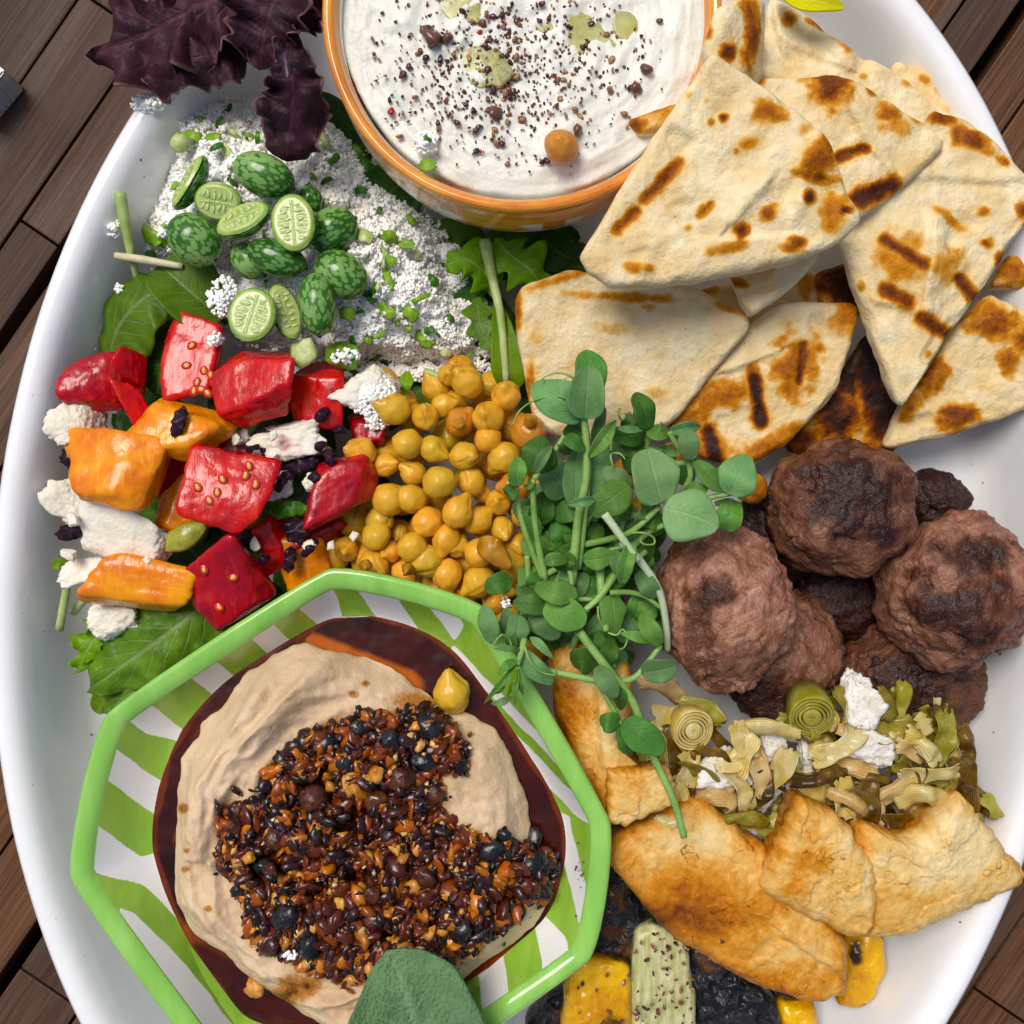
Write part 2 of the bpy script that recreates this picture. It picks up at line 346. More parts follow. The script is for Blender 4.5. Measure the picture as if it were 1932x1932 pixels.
    b = g.ramp(n1, [(.1, (.038, .014, .008)), (.4, (.105, .040, .020)), (.65, (.19, .084, .043)), (.95, (.36, .19, .11))])
    p = g.ramp(n1, [(.1, (.14, .046, .028)), (.4, (.32, .135, .088)), (.65, (.45, .24, .165)), (.95, (.60, .42, .31))]); p = g.mix(g.math('MULTIPLY', g.ss(n4, .55, .9), .8), p, (.34, .15, .06)); b = g.mix(pk, b, p)
    f = g.math('ADD', g.math('ADD', ch, g.math('MULTIPLY', g.math('SUBTRACT', n1, .5), .55)), g.math('MULTIPLY', g.math('SUBTRACT', n2, .5), .35)); d = g.ramp(n2, [(.15, (.006, .003, .003)), (.5, (.026, .008, .006)), (.85, (.075, .022, .013))])
    c = g.mix(g.ss(f, .12, .42), b, g.ramp(n2, [(.1, (.055, .018, .009)), (.9, (.15, .055, .026))])); c = g.mix(g.ss(f, .36, .72), c, d); c = g.mix(g.math('MULTIPLY', g.ss(n3, .86, .93), .7), c, (.035, .05, .018)); c = g.mix(g.math('MULTIPLY', g.ss(n2, .8, 1.0), .35), c, (.62, .46, .34)); g.col(c); g.rough(g.ramp(n2, [(.2, .18), (.8, .55)]))
    g.bump(v1, .3, -.0010); g.bump(n1, .4, .0010); g.bump(n2, .6, .0006); MAT['meat'] = g.m
    # tomatoes
    for nm, a, b_, d in (('red', (.36, .005, .008), (.54, .012, .013), (.62, .045, .030)), ('crimson', (.25, .004, .012), (.38, .010, .020), (.50, .045, .040)), ('orange', (.68, .16, .003), (.80, .245, .005), (.84, .36, .02))):
        g = NT(nm + '_tomato_flesh', .25, .85, sss=.2, sssr=(1, .15, .08), ssss=.002); n1 = g.noise(85, 4, .6, dist=.5); n2 = g.noise(1, 3, .6, g.map((420, 90, 420), .7)); sk = g.attr('skin')
        c = g.ramp(n1, [(.28, a), (.5, b_), (.74, d)]); c = g.mix(g.math('MULTIPLY', g.ss(n2, .5, .95), .55), c, tuple(min(1, q * 1.2 + .03) for q in d)); g.col(c)
        g.rough(g.ramp(n2, [(.2, .10), (.8, .34)])); g.bump(n1, .2, .0012); g.bump(n2, .2, .0005); g.bump(g.noise(900, 2), .15, .0003); MAT[nm] = g.m
    g = NT('tomato_gel', .08, .9); g.col(g.ramp(g.noise(300, 2), [(.2, (.42, .020, .010)), (.8, (.56, .06, .02))])); MAT['gel'] = g.m
    g = NT('tomato_seed', .25, .5, sss=.2); g.col((.70, .38, .10)); MAT['tseed'] = g.m
    g = NT('fresh_cheese', .6, .35, sss=.35, sssr=(1, .9, .75), ssss=.002); n1 = g.noise(160, 5, .6); st = g.attr('stain'); g.col(g.mix(g.ss(g.math('ADD', st, g.math('MULTIPLY', g.math('SUBTRACT', n1, .5), .6)), .45, .95), g.ramp(n1, [(.3, (.76, .70, .56)), (.7, (.85, .81, .70))]), (.72, .42, .36)))
    g.bump(n1, .6, .0014); g.bump(g.noise(800, 3), .4, .0005); MAT['feta'] = g.m
    g = NT('herbed_cheese', .65, .3, sss=.25, sssr=(1, .9, .75), ssss=.002); n1 = g.noise(200, 5, .6); sp = g.noise(900, 3, .6); g.col(g.mix(g.ss(sp, .72, .84), g.ramp(n1, [(.3, (.70, .64, .52)), (.6, (.84, .80, .72))]), (.14, .08, .04))); g.bump(n1, .7, .0014); g.bump(sp, .4, .0005); MAT['hfeta'] = g.m
    # chickpeas
    g = NT('chickpea_skin', .24, .5, sss=.12, sssr=(1, .5, .1), ssss=.002, coat=.35); n1 = g.noise(110, 3); n2 = g.noise(420, 4, .6)
    c = g.ramp(n1, [(.1, (.58, .28, .032)), (.5, (.77, .45, .080)), (.9, (.85, .58, .17))]); c = g.hsv(c, g.math('ADD', g.math('MULTIPLY', g.rnd, -.030), .512), 1.03, g.math('ADD', g.math('MULTIPLY', g.rnd, .3), .82))
    c = g.mix(g.math('MULTIPLY', g.ss(n2, .75, .92), .5), c, (.42, .13, .012)); c = g.mix(g.math('MULTIPLY', g.attr('seam'), .6), c, (.34, .13, .02)); g.col(c); g.bump(n1, .25, .001); g.bump(n2, .2, .0004); MAT['chick'] = g.m
    g = NT('chickpea_husk', .2, .5, coat=.3); n1 = g.noise(200, 3); c = g.ramp(n1, [(.2, (.55, .24, .02)), (.8, (.78, .48, .10))]); g.col(c); g.bump(n1, .5, .0008); g.translucent(c, .5); MAT['husk'] = g.m
    g = NT('oily_chickpea_skin', .2, .5, sss=.3, sssr=(1, .4, .1), ssss=.002, coat=.4); n1 = g.noise(140, 4); g.col(g.ramp(n1, [(.3, (.40, .10, .006)), (.5, (.66, .25, .018)), (.75, (.74, .40, .09))])); g.bump(n1, .4, .001); MAT['ochick'] = g.m
    # couscous
    g = NT('couscous_grain', .45, .4, sss=.0); n1 = g.noise(70, 3); tn = g.attr('tone'); c = g.ramp(g.math('ADD', g.math('MULTIPLY', n1, .5), g.math('MULTIPLY', tn, .5)), [(.05, (.90, .80, .58)), (.3, (.96, .935, .85)), (.6, (.985, .98, .96))]); g.col(c); MAT['grain'] = g.m
    # cucamelon
    g = NT('cucamelon_rind', .2, .5, sss=.1, sssr=(.4, 1, .2), ssss=.001, coat=.25); v1 = g.vor(1, 'F1', g.map((760, 760, 420), 0)); n1 = g.noise(90, 3); n2 = g.noise(300, 3, .6, dist=1.0)
    mk = g.math('ADD', g.math('SUBTRACT', .58, v1), g.math('MULTIPLY', g.math('SUBTRACT', n1, .5), .55)); c = g.mix(g.ss(mk, .0, .13), g.ramp(n1, [(.3, (.020, .085, .012)), (.7, (.055, .17, .022))]), g.ramp(n1, [(.2, (.075, .21, .04)), (.8, (.24, .40, .13))])); g.col(c); g.bump(n1, .15, .001); MAT['rind'] = g.m
    g = NT('cucamelon_flesh', .16, .5, sss=.3, sssr=(.7, 1, .3), ssss=.002, coat=.4); r = g.attr('rad'); a = g.attr('wedge'); n2 = g.noise(380, 3)
    c = g.ramp(g.math('ADD', r, g.math('MULTIPLY', g.math('SUBTRACT', n2, .5), .12)), [(.0, (.34, .43, .12)), (.35, (.27, .40, .075)), (.62, (.36, .47, .13)), (.82, (.47, .56, .21)), (.93, (.30, .45, .08)), (.99, (.05, .17, .02))])
    c = g.mix(g.math('MULTIPLY', a, .55), c, (.58, .64, .30)); g.col(c); g.bump(a, .5, .0007); g.bump(n2, .3, .0004); MAT['flesh'] = g.m
    g = NT('cucamelon_seed', .2, .5, sss=.2); g.col((.58, .62, .30)); MAT['cseed'] = g.m
    # leaves
    def leafmat(nm, dark, light, rib, rough=.4, tr=.25, veins=9.0, hue=.02, vstr=.5, sheen=0):
        g = NT(nm, rough, .4); u, v = g.attr('lu'), g.attr('lv'); av = g.math('ABSOLUTE', v); n1 = g.noise(110, 4, .6); n2 = g.noise(700, 3, .6)
        c = g.ramp(g.math('ADD', n1, g.math('MULTIPLY', g.math('SUBTRACT', n2, .5), .2)), [(.15, dark), (.85, light)])
        ph = g.math('FRACT', g.math('SUBTRACT', g.math('ADD', g.math('MULTIPLY', u, veins), g.math('MULTIPLY', n1, .5)), g.math('MULTIPLY', av, 2.6)))
        sv = g.math('MULTIPLY', g.math('SUBTRACT', 1.0, g.ss(g.math('ABSOLUTE', g.math('SUBTRACT', ph, .5)), .02, .11)), g.ss(av, .95, .1)); mr = g.math('SUBTRACT', 1.0, g.ss(av, .02, .09))
        vn = g.math('MAXIMUM', mr, g.math('MULTIPLY', sv, .7)); c = g.mix(g.math('MULTIPLY', vn, vstr), c, rib)
        c = g.hsv(c, g.math('ADD', g.math('MULTIPLY', g.math('SUBTRACT', g.rnd, .5), hue), .5), 1.0, g.math('ADD', g.math('MULTIPLY', g.rnd, .5), .75))
        g.col(c); g.bump(vn, .5, -.0006); g.bump(n1, .4, .0012); g.bump(n2, .25, .0004)
        if tr: g.translucent(c, tr)
        MAT[nm] = g.m; return g
    leafmat('pea_leaf', (.085, .215, .034), (.19, .38, .085), (.22, .39, .14), .5, .22, 7)
    leafmat('pea_leaf_pale', (.17, .31, .11), (.26, .42, .17), (.33, .50, .23), .5, .22, 7)
    leafmat('pea_leaf_blue', (.095, .215, .066), (.195, .36, .135), (.23, .37, .19), .55, .2, 7)
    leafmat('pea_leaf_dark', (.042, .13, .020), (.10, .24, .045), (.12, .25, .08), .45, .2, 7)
    leafmat('salad_leaf', (.070, .175, .014), (.19, .35, .038), (.30, .42, .17), .35, .3, 8, .02, .6)
    leafmat('salad_leaf_bright', (.13, .30, .012), (.27, .47, .035), (.42, .54, .22), .35, .35, 8, .02, .6)
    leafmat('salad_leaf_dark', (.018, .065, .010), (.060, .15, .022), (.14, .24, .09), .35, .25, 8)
    g = leafmat('red_lettuce', (.012, .005, .009), (.075, .026, .038), (.11, .042, .058), .52, .18, 9, .02, .5)
    av = g.math('ABSOLUTE', g.attr('lv')); cl = g.b.inputs['Base Color'].links[0].from_socket; g.col(g.mix(g.math('MULTIPLY', g.ss(av, .90, .99), .75), cl, (.26, .14, .13)))
    leafmat('purple_basil', (.010, .005, .012), (.035, .012, .024), (.06, .02, .04), .3, .05, 5)
    leafmat('yellow_leaf', (.62, .56, .015), (.76, .70, .05), (.8, .75, .2), .35, .3, 5)
    g = leafmat('sage_leaf', (.062, .135, .045), (.13, .235, .095), (.15, .25, .12), .8, .08, 9, 0, .8); w_ = g.noise(1500, 3, .6); v_ = g.vor(900); g.bump(v_, .8, .0012); g.bump(w_, .4, .0006)
    g.b.inputs['Sheen Weight'].default_value = .2; g.b.inputs['Sheen Roughness'].default_value = .6
    def plain(nm, a, b_, rough=.4, sss=0, sc=120, bmp=.4, coat=0, stripes=None):
        g = NT(nm, rough, .45, sss=sss, sssr=(.8, 1, .5), ssss=.002, coat=coat); n1 = g.noise(sc, 4, .6); 
        if stripes: n1 = g.noise(1, 4, .6, g.map(stripes))
        g.col(g.ramp(n1, [(.3, a), (.7, b_)])); g.bump(n1, bmp, .001); MAT[nm] = g.m; return g
    plain('pea_stem', (.17, .32, .075), (.30, .46, .15), .4, .15); plain('pea_stem_white', (.40, .50, .28), (.55, .62, .42), .4, .2)
    plain('salad_stem', (.26, .36, .10), (.48, .55, .26), .35, .2); plain('pale_stem', (.55, .50, .30), (.68, .62, .42), .4, .2); plain('lettuce_stem', (.035, .015, .03), (.07, .03, .05), .3)
    plain('scallion', (.12, .27, .018), (.27, .42, .055), .3, .15, 300); plain('scallion_dark', (.03, .12, .012), (.07, .20, .02), .3, .1, 300); plain('scallion_pale', (.40, .50, .16), (.60, .66, .34), .3, .25, 300); plain('olive_slice', (.22, .24, .03), (.38, .38, .08), .22, .3, 200, .4, .3)
    # dips and oils
    g = NT('hummus', .5, .4, sss=.2, sssr=(1, .7, .45), ssss=.002); n1 = g.noise(70, 4); n2 = g.noise(520, 4, .6); st = g.attr('stain')
    c = g.ramp(n1, [(.2, (.58, .41, .25)), (.8, (.70, .53, .36))]); f = g.math('ADD', st, g.math('MULTIPLY', g.math('SUBTRACT', n2, .5), g.math('MULTIPLY', g.math('MINIMUM', st, .4), 1.3)))
    c = g.mix(g.ss(f, .1, .45), c, (.42, .19, .05)); c = g.mix(g.ss(f, .5, .9), c, (.13, .030, .008)); g.col(c); g.rough(g.math('SUBTRACT', .5, g.math('MULTIPLY', g.ss(f, .1, .6), .33))); g.bump(n2, .35, .0008); g.bump(g.noise(1100, 3), .35, .0004); MAT['hummus'] = g.m
    g = NT('yoghurt_dip', .3, .45, sss=.25, sssr=(1, .95, .85), ssss=.002); n1 = g.noise(90, 4); n2 = g.noise(650, 3, .6); n3 = g.noise(420, 2); c = g.ramp(n1, [(.2, (.70, .68, .585)), (.8, (.82, .81, .735))])
    c = g.mix(g.math('MULTIPLY', g.ss(n3, .78, .95), .4), c, (.36, .45, .33)); c = g.mix(g.math('MULTIPLY', g.ss(n2, .85, .98), .35), c, (.42, .46, .52)); g.col(c); g.bump(n1, .2, .0015); g.bump(g.noise(380, 4), .45, .0009); MAT['dip'] = g.m
    g = NT('olive_oil', .22, .4); n1 = g.noise(120, 3); g.col(g.ramp(n1, [(.2, (.42, .41, .10)), (.8, (.62, .60, .28))])); g.b.inputs['Transmission Weight'].default_value = .55; g.bump(n1, .2, .001); MAT['oil'] = g.m
    g = NT('chili_oil', .04, .5); n1 = g.noise(45, 3); th = g.attr('thin'); c = g.ramp(n1, [(.2, (.016, .003, .002)), (.8, (.065, .009, .003))]); c = g.mix(g.ss(th, .3, 1.0), c, (.17, .030, .004)); c = g.mix(g.ss(g.attr('film'), .15, .7), c, (.42, .10, .008)); g.col(c); g.bump(g.noise(70, 2), .35, .003); MAT['chilioil'] = g.m
    g = NT('crisp_bits', .2, .5, coat=.5); g.col(g.attr('tint', 'Color')); g.bump(g.noise(1200, 3), .4, .0005); MAT['bits'] = g.m
    plain('black_bean', (.006, .006, .007), (.018, .018, .020), .22, 0, 300, .7, .4); plain('nut', (.40, .15, .025), (.66, .36, .10), .4, .2, 300, .5, .2); plain('date', (.06, .018, .006), (.17, .055, .016), .14, .25, 150, .4, .6); plain('brown_bean', (.035, .010, .006), (.11, .034, .018), .25, .0, 260, .9, .2); plain('dried_chili', (.30, .05, .008), (.52, .15, .02), .3, .15, 260, .5, .3)
    # grilled vegetables and leeks
    g = NT('charred_skin', .3, .5, coat=.2); n1 = g.noise(120, 5, .65, dist=.5); n2 = g.noise(60, 3); g.col(g.ramp(g.math('ADD', n1, g.math('MULTIPLY', g.math('SUBTRACT', n2, .5), .5)), [(.35, (.006, .006, .009)), (.6, (.022, .020, .024)), (.8, (.10, .04, .012))])); g.bump(n1, .9, .0025); MAT['charred'] = g.m
    g = NT('grilled_yellow_squash', .26, .5, sss=.25, sssr=(1, .6, .1), ssss=.002, coat=.3); ch = g.attr('char'); n1 = g.noise(90, 4, .6); n2 = g.noise(1, 3, .6, g.map((500, 80, 300))); c = g.ramp(n1, [(.3, (.56, .24, .008)), (.7, (.78, .46, .03))]); f = g.math('ADD', ch, g.math('MULTIPLY', g.math('SUBTRACT', n1, .5), .8)); g.col(g.mix(g.ss(f, .3, .7), c, (.035, .018, .008))); g.bump(n1, .4, .0015); g.bump(n2, .4, .0006); MAT['ysquash'] = g.m
    g = NT('grilled_zucchini', .3, .5, sss=.25, sssr=(.9, 1, .5), ssss=.002, coat=.2); ch = g.attr('char'); n1 = g.noise(90, 4, .6); n2 = g.noise(1, 3, .6, g.map((600, 90, 300))); c = g.ramp(n2, [(.3, (.42, .42, .17)), (.7, (.64, .62, .36))]); f = g.math('ADD', ch, g.math('MULTIPLY', g.math('SUBTRACT', n1, .5), .8)); g.col(g.mix(g.ss(f, .35, .7), c, (.03, .035, .012))); g.bump(n2, .5, .0008); MAT['zucchini'] = g.m
    for nm, a, b_ in (('leek_pale', (.74, .54, .16), (.88, .77, .42)), ('leek_green', (.24, .18, .025), (.46, .37, .09)), ('leek_pink', (.70, .44, .17), (.84, .63, .33)), ('leek_brown', (.07, .035, .008), (.26, .15, .035)), ('leek_olive', (.32, .28, .04), (.54, .48, .14))):
        g = NT(nm, .22, .5, sss=.2, sssr=(1, .8, .4), ssss=.002, coat=.3); u, v = g.attr('lu'), g.attr('lv'); n1 = g.noise(140, 4); st = g.math('FRACT', g.math('ADD', g.math('MULTIPLY', v, 6.0), g.math('MULTIPLY', n1, .5))); stm = g.ss(g.math('ABSOLUTE', g.math('SUBTRACT', st, .5)), .1, .4)
        c = g.ramp(n1, [(.3, a), (.7, b_)]); c = g.mix(g.math('MULTIPLY', stm, .22), c, tuple(q * .6 for q in a)); g.col(g.hsv(c, .5, 1.05, g.math('ADD', g.math('MULTIPLY', g.rnd, .35), .95))); g.bump(stm, .5, .0005); g.bump(n1, .4, .001); g.translucent(c, .3); MAT[nm] = g.m
build_materials()

# ------------------------------------------------------------------ the table: hardwood planks with open gaps
def build_table():
    t = empty('wooden_table', (0, 0, -.03), kind='structure')
    tag(t, 'dark weathered hardwood slatted table top under the platter')
    d = np.array([.565, .825, 0]); d /= np.linalg.norm(d); nrm = np.array([d[1], -d[0], 0])
    s = ZC / 1932
    c0 = .825 * 966 + .565 * 966                     # image-space n of the picture centre
    strips = [(-620, -470), (-470, -330), (-310, -170), (-170, -26), (-26, 119), (119, 264), (264, 354), (375, 500), (500, 640), (640, 780), (780, 910), (910, 1040), (1061, 1200), (1200, 1350), (1350, 1502), (1502, 1590), (1612, 1702), (1702, 1850), (1850, 2000), (2000, 2140), (2160, 2300), (2300, 2430), (2430, 2570), (2570, 2710), (2730, 2870), (2870, 3010), (3010, 3160)]
    strips += [(-640 - 150 * (i + 1), -640 - 150 * i - (20 if i % 4 == 3 else 0)) for i in range(14)] + [(3180 + 150 * i, 3180 + 150 * (i + 1) - (20 if i % 4 == 3 else 0)) for i in range(14)]
    joints = {(264, 354): -321, (119, 264): 99, (1061, 1200): -1486 + 0, (-26, 119): -900, (375, 500): -1250, (1612, 1702): 700, (1702, 1850): 1000, (2430, 2570): 60, (2570, 2710): -500}
    cd = .565 * 966 - .825 * 966
    rr = random.Random(4)
    for a, b in strips:
        n0, n1 = (a - c0) * s / math.hypot(.825, .565), (b - c0) * s / math.hypot(.825, .565)
        cut = joints.get((a, b), rr.uniform(-1500, 1500)); cutw = (cut - cd) * s
        for (l0, l1) in ((-.85, cutw - .0004), (cutw + .0004, .85)):
            g = .00045; w = (n1 - n0) / 2 - g; L = (l1 - l0) / 2; bev = .0007
            bm = bmesh.new(); bmesh.ops.create_cube(bm, size=1)
            for v in bm.verts: v.co = (v.co.x * 2 * w, v.co.y * 2 * L, v.co.z * .02)
            bmesh.ops.bevel(bm, geom=bm.edges[:], offset=bev, segments=2, affect='EDGES', profile=.6)
            me = bpy.data.meshes.new('plank'); bm.to_mesh(me); bm.free(); me.materials.append(MAT['wood'])
            o = bpy.data.objects.new('plank', me); COL.objects.link(o); o.parent = t
            mid = nrm * (n0 + n1) / 2 + d * (l0 + l1) / 2
            o.location = (mid[0], mid[1], .03 - .01 + rr.uniform(-.0004, .0)); o.rotation_euler = (0, 0, math.atan2(d[1], d[0]) - math.pi / 2)
    V = np.array([[-1., -1., -.026], [1., -1., -.026], [1., 1., -.026], [-1., 1., -.026]]); obj('gap_shade_sheet', V, [[0, 1, 2, 3]], MAT['gap'], t)  # near-black sheet below the planks: the gaps' shade put into its colour
build_table()

def build_metal_corner():
    r = rot(0, 0, math.radians(-42)); c = P(-28, 168, .008)
    bm = bmesh.new(); bmesh.ops.create_cube(bm, size=2); bmesh.ops.bevel(bm, geom=bm.edges[:], offset=.09, segments=3, affect='EDGES')
    V = np.array([v.co[:] for v in bm.verts]) * np.array([.0095, .0062, .008]); F = [[v.index for v in f.verts] for f in bm.faces]; bm.free(); V = V @ rot(0, 0, math.radians(50)).T + c
    obj('metal_block', V, F, MAT['metal'], smooth=False, label='small silver metal block lying on the bare table planks', cat='metal block')
build_metal_corner()

# ------------------------------------------------------------------ the oval platter
PC, PA, PB, PV = np.array([1013.5, 1080.1]), 1414.2, 1029.9, np.array([.11135, -.99378])
RIMZ = .050
def platter_pt(th, scale_in, z):
    """outline of the rim (at RIMZ) shrunk inwards by scale_in metres"""
    s = (ZC - RIMZ) / 1932; a, b = PA * s - scale_in, PB * s - scale_in
    ax = np.array([PV[0], -PV[1]]); bx = np.array([ax[1], -ax[0]]); c = P(PC[0], PC[1], RIMZ)[:2]
    xy = c + np.cos(th)[:, None] * a * ax + np.sin(th)[:, None] * b * bx
    return np.c_[xy, np.full(len(th), z)]
def build_platter():
    n = 220; th = np.linspace(0, 2 * np.pi, n, endpoint=False)
    prof = [(0.0030, .0420), (.0012, .0450), (0, .0475), (.0006, .0496), (.002, .0506), (.0040, .0508), (.0062, .0502), (.0080, .0488), (.0095, .0465), (.0112, .0425), (.0132, .036), (.0152, .029), (.0178, .0222), (.0215, .0172), (.027, .0142), (.036, .0126), (.055, .0120), (.09, .0118), (.13, .0118), (.15, .0118)]
    out = [(.0050, .038), (.0080, .030), (.012, .021), (.018, .012), (.026, .006), (.034, .003), (.037, .0005), (.041, .0005), (.044, .004), (.06, .006), (.1, .006), (.15, .006)]
    rings = [platter_pt(th, d, z) for d, z in out[::-1]] + [platter_pt(th, d, z) for d, z in prof]
    V = np.vstack(rings); V[:, 2] += fbm(V, 14, 2, 3) * .0008; k = len(rings)
    F = [f[::-1] for f in grid_faces(k, n, True)]
    F.append([j for j in range(n)]); F.append([(k - 1) * n + j for j in range(n)][::-1])
    obj('oval_platter', V, F, MAT['china'], label='large deep white glazed oval serving platter holding all the food', cat='platter', origin=P(PC[0], PC[1], 0))
build_platter()

# ------------------------------------------------------------------ the orange bowl
BC = P(985, 26, .080); BR = LEN(378, .080)
def build_bowl():
    n = 360; th = np.linspace(0, 2 * np.pi, n, endpoint=False)
    # (radius fraction, z, code)
    out = [(.0, .014), (.30, .014), (.42, .0125), (.46, .0125), (.48, .015), (.56, .018), (.72, .025), (.84, .034), (.92, .044), (.970, .053), (.988, .060), (.994, .067), (.994, .0735)]
    rim = [(.990, .0765), (.994, .0785), (.995, .0797), (.985, .0806), (.968, .0809), (.950, .0806), (.936, .0796), (.928, .0780)]
    inn = [(.916, .0765), (.912, .0745), (.910, .072), (.90, .068), (.87, .060), (.80, .048), (.7, .036), (.55, .026), (.3, .021), (.0, .020)]
    pr = out + rim + inn
    # refine
    pr2 = [];
    for a, b in zip(pr[:-1], pr[1:]):
        m = 4 if a[1] > .045 else 1
        for i in range(m): pr2.append((a[0] + (b[0] - a[0]) * i / m, a[1] + (b[1] - a[1]) * i / m, 0 if a in out else (1 if a in rim else 2)))
    pr2.append((*pr[-1], 2))
    V, M_ = [], []
    for r, z, k in pr2:
        wob = 1 + .004 * np.sin(2 * th + 1) + .002 * np.sin(5 * th)
        V.append(np.c_[BC[0] + BR * r * wob * np.cos(th), BC[1] + BR * r * wob * np.sin(th), np.full(n, z) + .0004 * np.sin(3 * th)])
        if k == 1: m = np.ones(n)
        elif k == 0:
            ph = (th * 9 / np.pi) % 2 - 1; zz = (z - .0585) / .011
            fl = 1 - np.hypot(ph * 1.25, (zz - .15) * .9) * .8; dot = (np.hypot(ph, zz - .15) < .14)
            m = np.where(z > .0735, 1, np.maximum(np.clip(fl, 0, 1) * 1.2, (np.abs(np.abs(ph) - .95) < .12) * .8 * (zz > -.2)) - dot * .9)
            m = np.where(z > .0665, 1, m)
        else:
            ph = (th * 8 / np.pi) % 2 - 1; zz = (z - .0745) / .006
            m = np.clip(1.05 - np.hypot(ph * 1.7, zz * .55) , 0, 1) - (np.hypot(ph * 4, (zz) * 1.0) < .3) * .8
        M_.append(np.clip(m, 0, 1))
    k = len(pr2); V = np.vstack(V)
    flag = np.repeat([1.0 if q[2] == 1 else 0.0 for q in pr2], n)
    split_obj('bowl', V, grid_faces(k, n, True), MAT['bowl'], {'paint': np.concatenate(M_)}, flag, 'round ceramic bowl with painted orange rim and orange scallops, holding white dip', 'bowl', (BC[0], BC[1], .0125))
build_bowl()

